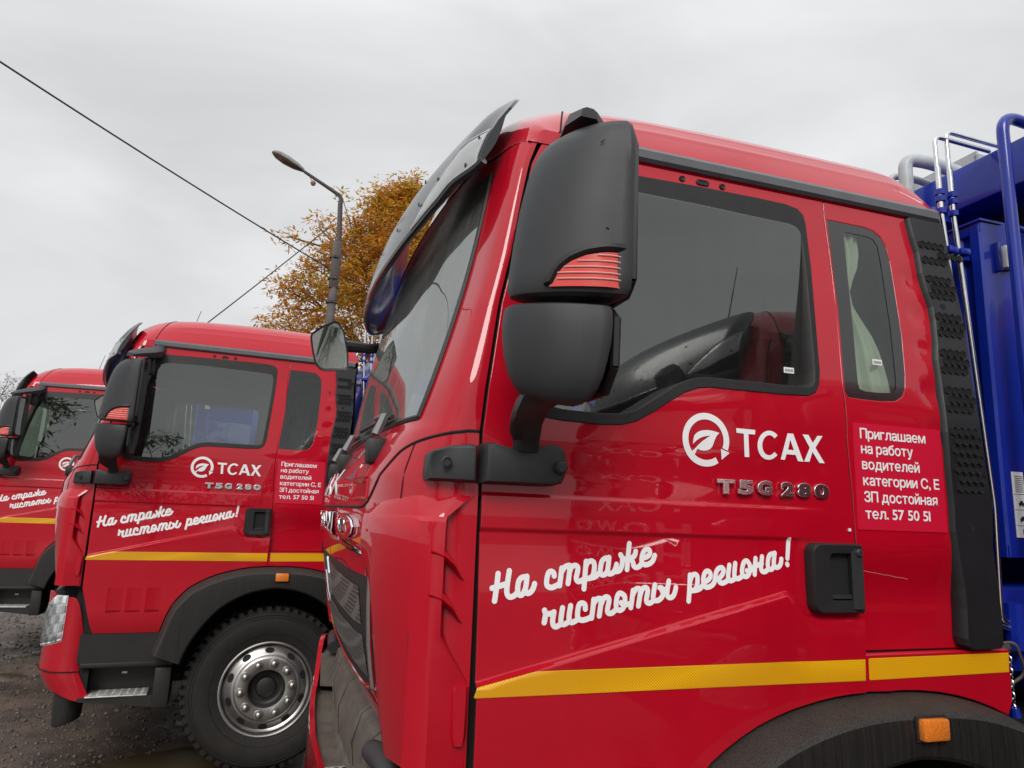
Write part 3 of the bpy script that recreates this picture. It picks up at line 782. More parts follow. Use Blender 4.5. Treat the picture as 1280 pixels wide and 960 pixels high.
    for m_ in (None, WID):
        q = MB(); q.grid([[(x, y0, roofz(x, y0)+.0005), (x, y0-.004, 2.731+(roofz(x, y0)-2.731)*.5), (x, y0-.008, 2.729)] for x in [xf(y0)+k for k in (0, .01, .02, .03, .04, .05, .06)]+frange(.25, 1.56, .1)])
        q.build('roof_skirt', RED, T, ang=60, mirror=m_)
    mb.grid([[(1.592, y+(0 if z > 2.6 or .2 < y < 2.1 else (-.04 if y < 1 else .04)), z) for z in frange(1.25, 2.70, .29)]+[(1.598, y, roofz(1.6, y))] for y in [tum(2.7)+.01, .3, .6, .9, 1.14, 1.4, 1.7, 2.0, WID-tum(2.7)-.01]])
    mb.build('cab_rear_wall', SEAM, T)
    mb = MB()
    sp = [(.212+.42*(min(y, .34)-.1), y, roofz(.212+.42*(min(y, .34)-.1), y)+.0005) for y in [.106, .115, .125, .135, .15, .165, .185, .21, .235, .27, .31, .36, .45, .6, .9, 1.14]]
    sp += [(p[0], WID-p[1], p[2]) for p in reversed(sp[:-1])]
    mb.tube(sp, .0028, 5)
    mb.build('roof_seam', SEAM, rf)
    # gutter
    for m_ in (None, WID):
        mb = MB()
        mb.loft([[(x, y0-.013-.0, 2.733), (x, y0-.022, 2.742), (x, y0-.022, 2.766), (x, y0-.012, 2.779), (x, y0+.006, 2.780), (x, y0+.004, 2.735)] for x in frange(.215, 1.572, .15)])
        mb.build('roof_gutter', TRIM, T, mirror=m_)
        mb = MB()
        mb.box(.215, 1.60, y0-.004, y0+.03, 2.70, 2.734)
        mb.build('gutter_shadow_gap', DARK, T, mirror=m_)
    # antenna on the roof
    mb = MB(); zz = roofz(.30, 1.6)
    mb.tube([(.30, 1.6, zz-.01), (.30, 1.6, zz+.03)], .012, 8)
    mb.tube([(.302, 1.6, zz+.02), (.40, 1.59, zz+.40)], [.004, .0025], 5)
    mb.build('antenna', PLAS, T)

    # ---------------- seams and front details
    mb = MB()
    sy = [(.0, 1.905), (.004, 1.902), (.03, 1.893), (.08, 1.882), (.12, 1.868), (.15, 1.850), (.2, 1.802), (.25, 1.752), (.29, 1.728), (.36, 1.722), (.6, 1.722), (.85, 1.722), (1.14, 1.722)]
    sm = catmull(sy, 3)
    pts = [front(0, 1.906)]+[fpt(max(.002, a), b, -.0005) for a, b in sm[1:]]
    pts += [mir(p) for p in reversed(pts[:-1])]
    mb.tube(pts, .0042, 6)
    for yy in (.092,):
        q = [fpt(yy+.02*(1.88-z), z, 0.0) for z in frange(1.72, 1.875, .03)]
        mb.tube(q, .0022, 5); mb.tube([mir(p) for p in q], .0022, 5)
    mb.build('panel_seam', SEAM, body)
    # pressed rectangles on the flap beside the lettering
    for (ya, yb, za, zb) in ((.30, .46, 1.80, 1.845), (.28, .46, 1.745, 1.79)):
        mb = MB()
        loop = [(ya, za), (yb, za), (yb, zb), (ya+.01, zb), (ya, za)]
        pp = []
        for (a, b), (c, d) in zip(loop, loop[1:]):
            for k in range(4): pp.append(fpt(a+(c-a)*k/4, b+(d-b)*k/4, .0))
        mb.tube(pp+[pp[0]], .004, 6)
        mb.build('pressed_rim', RED, body)
    # grille
    mb = MB()
    def gz(y):
        yy = min(y, WID-y); return interp([(.20, 1.600), (1.14, 1.645)], yy), interp([(.27, 1.285), (.36, 1.262), (.5, 1.252), (1.14, 1.245)], yy)
    rows = []
    for y in frange(.205, WID-.205, .05):
        yy = min(y, WID-y); t_, b_ = gz(y)
        zz = [t_+(b_-t_)*k/8 for k in range(9)]
        rows.append([fpt(y+(.08 if y < 1.14 else -.08)*(k/8)*(1-sstep(.205, .6, yy)), z, .004) for k, z in enumerate(zz)])
    mb.grid(rows)
    gr = mb.build('grille', PLAS, T)
    mb = MB()
    for (za, zb) in ((.27, .55), (.62, .92)):
        rows = []
        for y in frange(.36, WID-.36, .06):
            t_, b_ = gz(y)
            rows.append([fpt(y, t_+(b_-t_)*(za+(zb-za)*k/4), .0055) for k in range(5)])
        mb.grid(rows)
    mb.build('grille_mesh', GRM, gr)
    mb = MB(); rows = []
    for y in frange(.225, WID-.225, .05):
        yy = min(y, WID-y); t_ = gz(y)[0]-.004
        rows.append([fpt(y, t_+(interp([(.2, 1.550), (1.14, 1.560)], yy)-t_)*k/3, .0065) for k in range(4)])
    mb.grid(rows)
    mb.build('grille_fascia', RED, gr)
    mb = MB()
    fr_ = [fpt(y, gz(y)[0]+.004, .013) for y in frange(.202, 1.14, .06)]
    sd_ = [fpt(.202+.08*k/6, 1.600+(1.283-1.600)*k/6, .013) for k in range(7)]
    bt_ = [fpt(y, gz(y)[1]-.003, .007) for y in frange(.282, 1.14, .06)]
    for seq in (list(reversed(sd_))+fr_, bt_):
        rr = .0065 if seq is not bt_ else .004
        mb.tube(seq, rr, 6); mb.tube([mir(p) for p in seq], rr, 6)
    mb.build('grille_frame', CHR, gr)
    mb = MB()
    for s_ in (-1, 1):
        mb.tube([fpt(1.14+s_*.03, 1.54, .004), fpt(1.14+s_*.09, 1.49, .005), fpt(1.14+s_*.07, 1.42, .005), fpt(1.14, 1.38, .004)], .006, 8)
    mb.build('emblem', CHR, gr, kind='stuff')
    # chrome letters HOWO on the nose
    def front_text(mbt, ya, yb, off):
        """text built at x in 0..1, wrapped on the front between ya and yb (reads from the front)"""
        o = MB()
        vs = []
        for p in mbt.v:
            y = yb+(ya-yb)*p[0] if False else ya+(yb-ya)*p[0]
            vs.append(fpt(WID-y, p[2], off-p[1]))
        o.add(vs, mbt.f); return o
    for k, ch in enumerate('HOWO'):
        tm = text_mesh(ch, .262*k, .262*k+.214, 1.635, .070, bold=.02, depth=.08, bevel=.01)
        front_text(tm, .40, WID-.40, .004).build('brand_letter', CHR, body, ang=30, recalc=False)
    tm = text_mesh('ТСАХ', 0.0, 1.0, 1.765, .075, bold=.015)
    front_text(tm, .42, 1.50, .003).build('front_logo', WHT, body, recalc=False)

    # ---------------- corner deflector (stands off the cab corner, with two fins in its slot)
    DP = [(-.084, -.026), (-.110, -.018), (-.145, .008), (-.175, .050), (-.200, .098), (-.218, .148), (-.230, .190), (-.240, .235)]
    def defl(m_):
        mb = MB()
        zs = [1.165, 1.18, 1.25, 1.35, 1.45, 1.55, 1.62, 1.66, 1.695, 1.706]
        rr = catmull(DP, 3)
        out_ = []; inn = []
        for z in zs:
            ro = []; ri = []
            for j, (x, y) in enumerate(rr):
                t = j/(len(rr)-1)
                if t < .06 and z < 1.45:
                    x = interp([(1.16, -.012), (1.35, -.014), (1.40, -.05), (1.45, -.088)], z); y = -.006 if z < 1.36 else -.016
                s = interp([(1.165, .74), (1.25, .82), (1.4, .92), (1.55, 1.0), (1.706, 1.0)], z)
                x = x*s if t > .3 else x
                # fades into the nose below the notch
                p, n = front_at(max(.001, y), z)
                k = sstep(.70, 1.0, t)*(1-sstep(1.50, 1.62, z))
                q = Vector((x, y, z)).lerp(p+n*.002, k)
                e = .010*sstep(1.69, 1.706, z)
                ro.append(q+Vector((e*.5, e, 0)))
                ri.append(q+Vector((.006, .014, 0)))
            out_.append(ro); inn.append(ri)
        mb.grid(out_); mb.grid(inn)
        # rims
        for a, b in ((0, None), (-1, None)):
            mb.grid([[o[a], i_[a] if a == 0 else front_at(max(.001, o[a].y+.02), o[a].z)[0]] for o, i_ in zip(out_, inn)])
        # sloping top plate rising to the door gap
        top = []
        for j, (x, y) in enumerate(rr):
            t = j/(len(rr)-1)
            o = out_[-1][j]
            p, n = front_at(min(.30, max(.002, y+.03)), interp([(0, 1.758), (.35, 1.752), (.7, 1.735), (1, 1.712)], t))
            if t < .25: p = Vector((interp([(0, -.008), (.25, -.055)], t), .001, 1.757))
            top.append([o, o.lerp(p, .5)+Vector((0, -.002, .004)), p])
        mb.grid(top)
        return mb
    for m_ in (None, WID):
        d_ = defl(m_).build('corner_deflector', RED, T, ang=32, mirror=m_)
        mb = MB()
        mb.grid([[(-.012, .0035, z), (-.05, .007, z), (-.10, .03, z)] for z in (1.36, 1.5, 1.75)])
        mb.build('deflector_slot', mat('slot_red', (0.30, 0.003, 0.009), rough=.5) if m_ is None and not bpy.data.materials.get('slot_red_done') else bpy.data.materials['slot_red'], d_, mirror=m_)
        for za, zb in ((1.625, 1.567), (1.533, 1.475)):
            mb = MB()
            mb.loft([[(x, y_, z_) for (x, y_, z_) in (
                (xx, yy-.001, zz+th), (xx, yy-.022*w_, zz), (xx, yy, zz-th*.9), (xx, .004, zz))] for xx, yy, zz, th, w_ in
                ((-.112, -.004, za+.006, .013, 1), (-.080, -.008, za-.006, .016, 1), (-.056, -.006, (za+zb)/2+.003, .013, .9), (-.040, .0, zb+.010, .007, .6), (-.030, .001, zb, .002, .2))])
            mb.build('deflector_fin', RED, d_, mirror=m_)
        mb = MB()
        mb.loft([[( -.050+i_, -.012, z), (-.044+i_, -.020, z), (-.018-i_*.5, -.020, z), (-.010-i_, -.012, z), (-.010, .006, z), (-.050, .006, z)] for i_, z in ((.008, 1.225), (.002, 1.245), (0, 1.335), (.002, 1.342), (.004, 1.344))])
        mb.build('hinge_cap', RED, d_, mirror=m_)
    # ---------------- sides: doors
    cz = frange(.9, 1.65, .05)+[.94, .98, 1.02]+[1.672, 1.674, 1.680, 1.686, 1.688]+[1.72, 1.755, 1.757, 1.762, 1.767, 1.769, 1.80, 1.83, 1.87, 1.90]+frange(1.94, 2.14, .02)+frange(2.2, 2.7, .1)
    cx_ = frange(.1, 1.05, .06)+[.832, .845, .853, .86, .872, .882, .889, .902]
    sl_ = math.atan(.2392)
    dn = (-math.sin(sl_), 0, math.cos(sl_))
    dg = []
    for o in (0.001, 0.0, -.004, -.010, -.014, -.016, -.04, -.08):
        dg.append(((0+dn[0]*o, 0, 1.349+dn[2]*o), dn))
    for m_ in (False, True):
        d = panel('door', DOOR, [WOUT], Ydoor, [RED, SEAM], T, cutx=cx_, cutz=cz+[1.4835, 1.4975, 1.485, 1.47], diag=dg, mirror=m_)
        MM = WID if m_ else None
        panel('window_seal', WOUT, [WINN], Yplain(-.004), RUB, d, cutz=frange(2.0, 2.6, .1), mirror=m_, flange=.08)
        panel('window_glass', WINN, [], lambda x, z: .066+.018*(z-2.0), GLS, d, cutz=frange(2.0, 2.6, .2), mirror=m_, flange=0)
        df = MB()
        df.grid([[(xg(z)-.03, tum(z)+.028, z), (xg(z)+.02, tum(z)+.026, z), (xg(z)+.075, tum(z)+.045, z)] for z in frange(1.16, 2.73, .1)])
        df.build('door_frame', SEAM, T, mirror=MM)
        df = MB()
        df.grid([[(x, tum(z)+.036, z) for x in (1.045+.05*sstep(2.0, 2.7, z), 1.09+.05*sstep(2.0, 2.7, z), 1.13+.03*sstep(2.0, 2.7, z))] for z in frange(1.28, 2.73, .1)])
        df.build('door_frame', SEAM, T, mirror=MM)
        # handle
        hd = MB()
        def rr_(x0, x1, z0, z1, r, n=5):
            o = []
            for cx0, cz0, a in ((x1-r, z1-r, 0), (x0+r, z1-r, 90), (x0+r, z0+r, 180), (x1-r, z0+r, 270)):
                for k in range(n+1):
                    an = rad(a+90*k/n); o.append((cx0+r*math.cos(an), cz0+r*math.sin(an)))
            return o
        O = rr_(.905, 1.071, 1.492, 1.673, .026); I = rr_(.961, 1.045, 1.524, 1.648, .012)
        O[0:6] = rr_(.905, 1.071, 1.492, 1.673, .006)[0:6]; O[18:24] = rr_(.905, 1.071, 1.492, 1.673, .006)[18:24]
        yb_ = -.006
        rings = [[(p[0], .004, p[1]) for p in O], [(p[0], yb_-.016, p[1]) for p in O]]
        sc_ = lambda P, s: [((p[0]-.988)*s+.988, (p[1]-1.5825)*s+1.5825) for p in P]
        rings.append([(p[0], yb_-.024, p[1]) for p in sc_(O, .95)])
        rings.append([(p[0], yb_-.022, p[1]) for p in I])
        rings.append([(p[0], yb_-.004, p[1]) for p in sc_(I, .95)])
        hd.loft(rings[:4], caps=False); hd.loft(rings[3:], mi=1, caps=False); hd.add(rings[4], [tuple(range(len(rings[4])))], 1)
        h_ = hd.build('door_handle', [PLAS, DARK], d, mirror=MM, ang=40)
        hd = MB()
        hd.loft([[(1.030, yb_-.022, z), (1.036, yb_-.034, z), (1.056, yb_-.034, z), (1.062, yb_-.022, z), (1.058, yb_-.006, z), (1.034, yb_-.006, z)] for z in (1.505, 1.52, 1.64, 1.655)])
        hd.lathe([(0.001, yb_-.040), (.008, yb_-.040), (.011, yb_-.036), (.011, yb_-.02)], (1.046, 1.650), 12)
        hd.box(.968, 1.032, yb_-.016, yb_-.005, 1.530, 1.540)
        hd.build('handle_grip', MIRP, d, mirror=MM)
        # three little pressings with plugs above the window
        for (x, w_) in ((.597, .010), (.666, .022), (.734, .010)):
            pm = MB()
            pm.loft([[(p[0], tum(2.706)+o_, p[1]) for p in rr_(x-w_*s_, x+w_*s_, 2.706-.009*s_, 2.706+.009*s_, .0085*s_, 4)] for o_, s_ in ((.004, 1), (-.003, 1), (-.005, .85), (-.003, .6), (-.003, .1))])
            pm.build('door_plug', PLAS, d, mirror=MM, ang=60)
        # louvre pressings low on the door
        for x in (.148, .256, .365):
            pm = MB()
            for o_ in (0,):
                q = []
                for z in frange(1.015, 1.15, .0225):
                    q.append([(x+.085, Ydoor(x+.085, z)-.0005, z), (x+.03, Ydoor(x, z)-.006, z), (x+.004, Ydoor(x, z)-.012, z), (x, Ydoor(x, z)-.002, z)])
                pm.grid(q)
                pm.grid([[(x, Ydoor(x, 1.015)-.002, 1.015), (x, Ydoor(x, 1.005), 1.003)], [(x+.004, Ydoor(x, 1.015)-.012, 1.015), (x+.006, Ydoor(x, 1.0), 1.000)], [(x+.085, Ydoor(x, 1.015)-.001, 1.015), (x+.085, Ydoor(x, 1.0)-.0, 1.005)]])
            pm.build('door_louvre', RED, d, mirror=MM, ang=25)
        # tape
        yt = -.0015
        tp = panel('reflective_tape', [(.003, 1.321), (1.071, 1.322), (1.071, 1.373), (.145, 1.370), (.010, 1.340)], [], lambda x, z: min(Ydoor(x, z), -.0035), YEL, d, cutx=frange(.2, 1.0, .1), cutz=[1.335, 1.35], off=-.0016, flange=.001, mirror=m_)
        # pale highlight along the crease comes from a real narrow step: see Ydoor
        # rear panel and the strip above the wheel
        r_ = panel('rear_side_panel', RPANEL, [SWO], Yrear, [RED, SEAM], T, cutx=frange(1.12, 1.52, .04)+frange(1.3425, 1.47, .0125), cutz=frange(1.42, 2.7, .04)+frange(1.9425, 2.57, .0143)+[1.505, 1.515, 1.68, 1.69, 2.0, 2.01, 1.99, 2.13, 2.12, 2.14, 2.26, 2.27, 2.25, 2.38, 2.5], mirror=m_)
        panel('window_border', [(a, b) for a, b in SWO], [SWI], Yplain(.003), BORD, r_, cutz=frange(2.1, 2.65, .1), mirror=m_, flange=0)
        panel('window_glass', SWI, [], Yplain(.0045), QGL, r_, cutz=frange(2.1, 2.65, .06), mirror=m_, flange=0)
        lp = panel('sill_panel', LPANEL, [], Yplain(-.004), RED, T, cutx=frange(1.1, 1.55, .05), cutz=[1.3, 1.34, 1.376], mirror=m_, flange=.034)
        panel('reflective_tape', [(1.094, 1.321), (1.592, 1.327), (1.597, 1.377), (1.094, 1.373)], [], Yplain(-.004), YEL, lp, off=-.0016, flange=.001, mirror=m_)
        # vent panel
        v_ = panel('vent_panel', VENT, [], Yplain(-.022), VENP, T, cutz=frange(1.45, 2.7, .05), mirror=m_, flange=.05)
        hx = MB(); hb = MB()
        def hexcell(cx0, cz0, R_, y):
            ring_o = [(cx0+R_*math.cos(rad(30+60*k)), cz0+R_*math.sin(rad(30+60*k))) for k in range(6)]
            ring_i = [(cx0+R_*.80*math.cos(rad(30+60*k)), cz0+R_*.80*math.sin(rad(30+60*k))) for k in range(6)]
            hx.loft([[(p[0], y-.0005, p[1]) for p in ring_o], [(p[0], y-.0045, p[1]) for p in [((a+c)/2, (b+e)/2) for (a, b), (c, e) in zip(ring_o, ring_i)]], [(p[0], y-.002, p[1]) for p in ring_i]], caps=False)
            hb.add([(p[0], y-.0012, p[1]) for p in ring_i], [(0, 1, 2, 3, 4, 5)])
        R_ = .0150
        def vx(z):
            xs = []
            for a, b in zip(VENT, VENT[1:]+VENT[:1]):
                if (a[1]-z)*(b[1]-z) < 0: xs.append(a[0]+(b[0]-a[0])*(z-a[1])/(b[1]-a[1]))
            return min(xs), max(xs)
        for zc, nr_ in ((2.600, 3), (2.478, 3), (2.350, 3), (2.228, 3), (2.106, 3), (1.925, 7)):
            for r in range(nr_):
                z = zc-(r-(nr_-1)/2)*.0275
                a, b = vx(z)
                for k in range(4):
                    x = (a+b)/2+(k-1.5)*.0262+(.0065 if r % 2 else -.0065)
                    hexcell(x, z, R_, tum(z)-.022)
        hx.build('vent_hexagons', VENP, v_, mirror=WID if m_ else None, ang=20, kind='stuff')
        hb.build('vent_openings', DARK, v_, mirror=WID if m_ else None, kind='stuff')
        hb = MB()
        for (x, z) in ((1.497, 2.414), (1.480, 2.005), (1.476, 1.725)):
            hb.add([(x+.010*math.cos(rad(30*k)), tum(z)-.0235, z+.010*math.sin(rad(30*k))) for k in range(12)], [tuple(range(12))])
        hb.build('screw_hole', DARK, v_, mirror=WID if m_ else None, kind='stuff')
        # ---------------- fender
        fb = MB()
        rows = []
        for i in range(61):
            a = 20+140*i/60
            ro = interp(ROUT, a); ri = interp(RIN, a)
            ca, sa = math.cos(rad(a)), math.sin(rad(a))
            def P(r, y): return (WC[0]+r*ca, y, WC[1]+r*sa)
            rows.append([P(ro-.006, .03), P(ro-.002, .002), P(ro-.006, -.03), P(ro-.016, -.075), P(ro-.026, -.100), P(ro-.040, -.108), P((ro+ri)/2, -.112), P(ri+.012, -.112), P(ri+.002, -.106), P(ri, -.09), P(ri+.004, .02), P(ri+.012, .30)])
        fb.grid([r[:6] for r in rows], 1); fb.grid([r[5:] for r in rows], 0)
        for rr0 in (rows[0], rows[-1]):
            fb.add(rr0[:10], [tuple(range(10))])
        f_ = fb.build('fender', [FENP, FENT], T, mirror=MM, ang=28)
        fb = MB()
        fb.grid([[(WC[0]+.655*math.cos(rad(a)), y, WC[1]+.655*math.sin(rad(a))) for y in (.31, .62)] for a in range(0, 181, 10)])
        fb.box(.50, 1.80, .60, .63, .45, 1.2)
        fb.build('wheel_arch_liner', DARK, T, mirror=MM)
        fb = MB(); fb.box(1.130, 1.214, -.134, -.108, 1.200, 1.252, b=.006)
        ml = fb.build('marker_lamp', ORA, T, mirror=MM)
        fb = MB(); fb.box(1.124, 1.220, -.117, -.109, 1.194, 1.258, b=.003); fb.build('lamp_base', PLAS, ml, mirror=MM)
        # ---------------- hinge cover / mirror bracket
        bb = MB()
        OB = [(-.012, 1.785), (-.012, 1.874), (.004, 1.879), (.030, 1.874), (.062, 1.867), (.115, 1.872), (.160, 1.884), (.182, 1.878), (.194, 1.862), (.195, 1.812), (.186, 1.792), (.165, 1.786)]
        cx0, cz0 = .09, 1.83
        bb.loft([[(cx0+(p[0]-cx0)*s_, y, cz0+(p[1]-cz0)*s_) for p in OB] for y, s_ in ((.004, 1), (-.030, 1), (-.046, .97), (-.056, .90), (-.058, .82))])
        br = bb.build('mirror_bracket', MIRP, T, mirror=MM, ang=35)
        bb = MB()
        bb.lathe([(.001, -.078), (.010, -.078), (.014, -.074), (.016, -.066), (.016, -.05)], (.172, 1.828), 14)
        bb.build('pivot_bolt', MIRP, br, mirror=MM)
        bb = MB()
        OC = [(-.022, 1.785), (-.022, 1.868), (-.035, 1.872), (-.085, 1.866), (-.118, 1.855), (-.127, 1.845), (-.131, 1.80), (-.128, 1.787)]
        def cy(x): return interp([(-.135, .045), (-.115, .022), (-.08, .004), (-.02, -.006)], x)
        cx0 = -.075
        bb.loft([[(cx0+(p[0]-cx0)*s_, cy(p[0])+dy, 1.827+(p[1]-1.827)*s_) for p in OC] for dy, s_ in ((.02, 1), (-.028, 1), (-.038, .96), (-.043, .88), (-.044, .80))])
        hc = bb.build('hinge_cover', MIRP, T, mirror=MM, ang=35)
        bb = MB(); bb.lathe([(.012, cy(-.09)-.046), (.012, cy(-.09)-.048), (.0095, cy(-.09)-.049), (.0095, cy(-.09)-.0445), (.001, cy(-.09)-.0445)], (-.092, 1.828), 14)
        bb.build('plug', MIRP, hc, mirror=MM)
        # ---------------- mirrors
        UP = [(.205, -.350), (.150, -.362), (.080, -.328), (.020, -.272), (-.012, -.215), (-.004, -.165), (.045, -.140), (.205, -.125)]
        mbb = MB()
        st = [(2.168, .80, .0), (2.174, .93, .0), (2.188, .985, .0), (2.22, 1.0, .001), (2.30, 1.0, .004), (2.38, 1.0, .008), (2.45, 1.0, .013), (2.49, 1.0, .017), (2.520, .975, .021), (2.542, .93, .026), (2.558, .85, .032), (2.567, .70, .036), (2.571, .45, .040)]
        for k, (z, s_, dx) in enumerate(st): pass
        def mring(poly, z, s_, dx, tilt=0.0):
            pts_ = []
            P0 = catmull(poly, 4, closed=True)
            # keep the flat back crisp
            mx_ = sum(p[0] for p in P0)/len(P0); my_ = sum(p[1] for p in P0)/len(P0)
            for p in P0:
                x = mx_+(p[0]-mx_)*s_; y = my_+(p[1]-my_)*s_
                x = min(x+dx*(1-(x+.02)/.24), .204)
                pts_.append((x, y, z-(p[1]+.24)*tilt))
            return pts_
        mbb.loft([mring(UP, z, s_, dx*3.0, -.10 if z < 2.4 else -.06) for z, s_, dx in st])
        mu_ = mbb.build('mirror', MIRP, T, mirror=MM, ang=35)
        mbb = MB()
        # rim and glass facing backwards
        g0 = [(.206, y, z) for y, z in ((-.345, 2.20), (-.350, 2.50), (-.325, 2.555), (-.15, 2.565), (-.135, 2.50), (-.135, 2.19), (-.16, 2.175), (-.32, 2.175))]
        mbb.add([Vector(p) for p in g0], [tuple(range(8))])
        mbb.build('mirror_glass', MIRG, mu_, mirror=MM, ang=10)
        mbb = MB(); q = [(p[0]+.002, p[1], p[2]) for p in g0]; mbb.tube(q+[q[0]], .010, 6)
        mbb.build('mirror_rim', PLAS, mu_, mirror=MM)
        # signal lamp set into the lower edge of the housing
        def uface(s, z, off=0.0):
            """outer face of the upper housing: s 0..1 from the nose to the outer rear corner"""
            dx = interp([(2.16, 0), (2.22, .001), (2.30, .004), (2.38, .008), (2.45, .013)], z)*3.0
            base_ = catmull([(-.012, -.215), (.020, -.272), (.080, -.328), (.150, -.362), (.205, -.350)], 8)
            i_ = s*(len(base_)-1); k = int(min(i_, len(base_)-2)); f = i_-k
            x = base_[k][0]*(1-f)+base_[k+1][0]*f; y = base_[k][1]*(1-f)+base_[k+1][1]*f
            x2 = min(x+dx*(1-(x+.02)/.24), .204)
            n = Vector((base_[k+1][1]-base_[k][1], -(base_[k+1][0]-base_[k][0]), 0)).normalized()
            p = Vector((x2, y, z+(y+.24)*.10))
            return p+n*off
        lamp = MB(); ribs = MB()
        def lz(s): return interp([(.36, .0), (.40, .030), (.48, .052), (.58, .066), (.70, .073), (.90, .075)], s)
        rows = []
        for s in frange(.36, .90, .045):
            rows.append([uface(s, 2.182+.0+lz(s)*k/5, .004) for k in range(6)])
        lamp.grid(rows)
        ll = lamp.build('turn_signal', SIGR, mu_, mirror=MM)
        for k in range(5):
            zz_ = .016+.0125*k
            q = [uface(s, 2.182+zz_, .0055) for s in frange(.37, .895, .04) if lz(s) > zz_+.002]
            if len(q) > 2: ribs.tube(q, .0017, 5)
        ribs.build('lens_rib', SIGW, mu_, mirror=MM)
        arch = MB()
        q = [uface(s, 2.184+lz(s)+.010, .003) for s in frange(.33, .92, .03)]
        arch.tube(q, .010, 6)
        arch.build('signal_surround', PLAS, mu_, mirror=MM)
        for s0, z0, ds, dz in ((.62, 2.50, .03, .006), (.30, 2.535, .01, .004), (.70, 2.31, .022, -.003)):
            tk = MB(); tk.tube([uface(s0, z0, .0008), uface(s0+ds, z0+dz, .0012)], [.0016, .0008], 5); tk.build('shell_nick', DARK, mu_, mirror=MM)
        LP = [(.172, -.330), (.125, -.342), (.062, -.312), (.012, -.265), (-.018, -.215), (-.012, -.165), (.035, -.138), (.172, -.125)]
        mbb = MB()
        st2 = [(1.948, .36, .02), (1.952, .52, .014), (1.962, .66, .010), (1.980, .77, .006), (2.005, .86, .002), (2.040, .93, 0), (2.075, .98, 0), (2.11, 1.0, 0), (2.138, .99, .001), (2.148, .96, .001), (2.152, .88, .001)]
        mbb.loft([mring(LP, z, s_, dx, -.10) for z, s_, dx in st2])
        ml_ = mbb.build('lower_mirror', MIRP, T, mirror=MM, ang=35)
        mbb = MB()
        g1 = [(.1835, y, z) for y, z in ((-.32, 2.02), (-.325, 2.12), (-.30, 2.14), (-.15, 2.15), (-.135, 2.12), (-.14, 2.01), (-.18, 1.975), (-.28, 1.975))]
        mbb.add(g1, [tuple(range(8))])
        mbb.build('mirror_glass', MIRG, ml_, mirror=MM, ang=10)
        mbb = MB(); q = [(p[0]-.001, p[1], p[2]) for p in g1]; mbb.tube(q+[q[0]], .010, 6)
        mbb.build('mirror_rim', PLAS, ml_, mirror=MM)
        # neck and arms
        nk = MB()
        def ell(cx1, cy1, z, a, b_, tw=0.0, n=16):
            o = []
            for k in range(n):
                t = 2*math.pi*k/n; x = a*math.copysign(abs(math.cos(t))**.75, math.cos(t)); y = b_*math.copysign(abs(math.sin(t))**.75, math.sin(t))
                o.append((cx1+x*math.cos(tw)-y*math.sin(tw), cy1+x*math.sin(tw)+y*math.cos(tw), z))
            return o
        def tilt(r, k): 
            cx1 = sum(p[0] for p in r)/len(r)
            return [(p[0], p[1], p[2]+(p[0]-cx1)*k) for p in r]
        nk.loft([ell(.092, -.040, 1.860, .033, .024), ell(.090, -.052, 1.885, .030, .024), tilt(ell(.076, -.088, 1.908, .036, .028), .30), tilt(ell(.068, -.128, 1.928, .042, .034), .5), tilt(ell(.078, -.170, 1.950, .062, .042), .30), tilt(ell(.088, -.200, 1.966, .070, .048), .08), ell(.092, -.210, 1.980, .062, .046)])
        nk.build('mirror_neck', MIRP, T, mirror=MM, ang=40)
        nk = MB()
        nk.tube([(.185, -.150, 1.98), (.195, -.138, 2.05), (.205, -.135, 2.35), (.205, -.12, 2.60)], [.020, .022, .022, .022], 10)
        def bar(c, hw, ht): return [(c[0]-hw, c[1], c[2]-ht), (c[0]-hw*.8, c[1], c[2]+ht*.6), (c[0]-hw*.3, c[1], c[2]+ht), (c[0]+hw*.5, c[1], c[2]+ht*.9), (c[0]+hw, c[1], c[2]+ht*.3), (c[0]+hw*.9, c[1], c[2]-ht)]
        nk.loft([bar((.125, -.30, 2.585), .02, .012), bar((.150, -.22, 2.612), .05, .020), bar((.185, -.12, 2.640), .062, .028), bar((.222, .0, 2.672), .055, .034), bar((.250, .07, 2.70), .035, .04), bar((.262, .115, 2.73), .03, .04)])
        nk.loft([bar((.222, -.02, 2.64), .03, .03), bar((.215, -.02, 2.56), .02, .03)])
        nk.box(.195, .245, -.045, .02, 2.515, 2.66, b=.01)
        nk.build('mirror_top_arm', MIRP, T, mirror=MM, ang=40)
        # ---------------- step well
        sb = MB()
        sb.box(.03, .58, .02, .50, .70, .872)
        sb.box(.47, .565, -.01, .40, .425, .665, b=.01)
        sb.box(.03, .10, .06, .40, .47, .69, b=.01)
        sb.box(.08, .50, .19, .22, .47, .70)
        sb.loft([[(.06, y, z) for y, z in ((.02, .478), (.02, .500), (.25, .500), (.25, .45))], [(.48, y, z) for y, z in ((.005, .430), (.005, .500), (.25, .500), (.25, .43))]])
        sb.box(.05, .57, .015, .03, .672, .700, b=.004)
        sw_ = sb.build('step_well', PLAS, T, mirror=MM)
        sb = MB(); sb.box(.10, .44, .002, .18, .5005, .5095, b=.003)
        st_ = sb.build('step_tread', ALU, T, mirror=MM)
        sb = MB()
        for i in range(8):
            for j in range(4):
                x, y = .125+i*.041, .03+j*.04
                sb.add([(x-.013, y, .510), (x, y-.011, .510), (x+.013, y, .510), (x, y+.011, .510), (x, y, .517)], [(0, 1, 4), (1, 2, 4), (2, 3, 4), (3, 0, 4)])
        sb.build('tread_studs', ALU, st_, mirror=MM, ang=10, kind='stuff')
        sb = MB(); sb.box(.27, .30, .186, .19, .60, .612); sb.build('step_catch', ALU, sw_, mirror=MM)

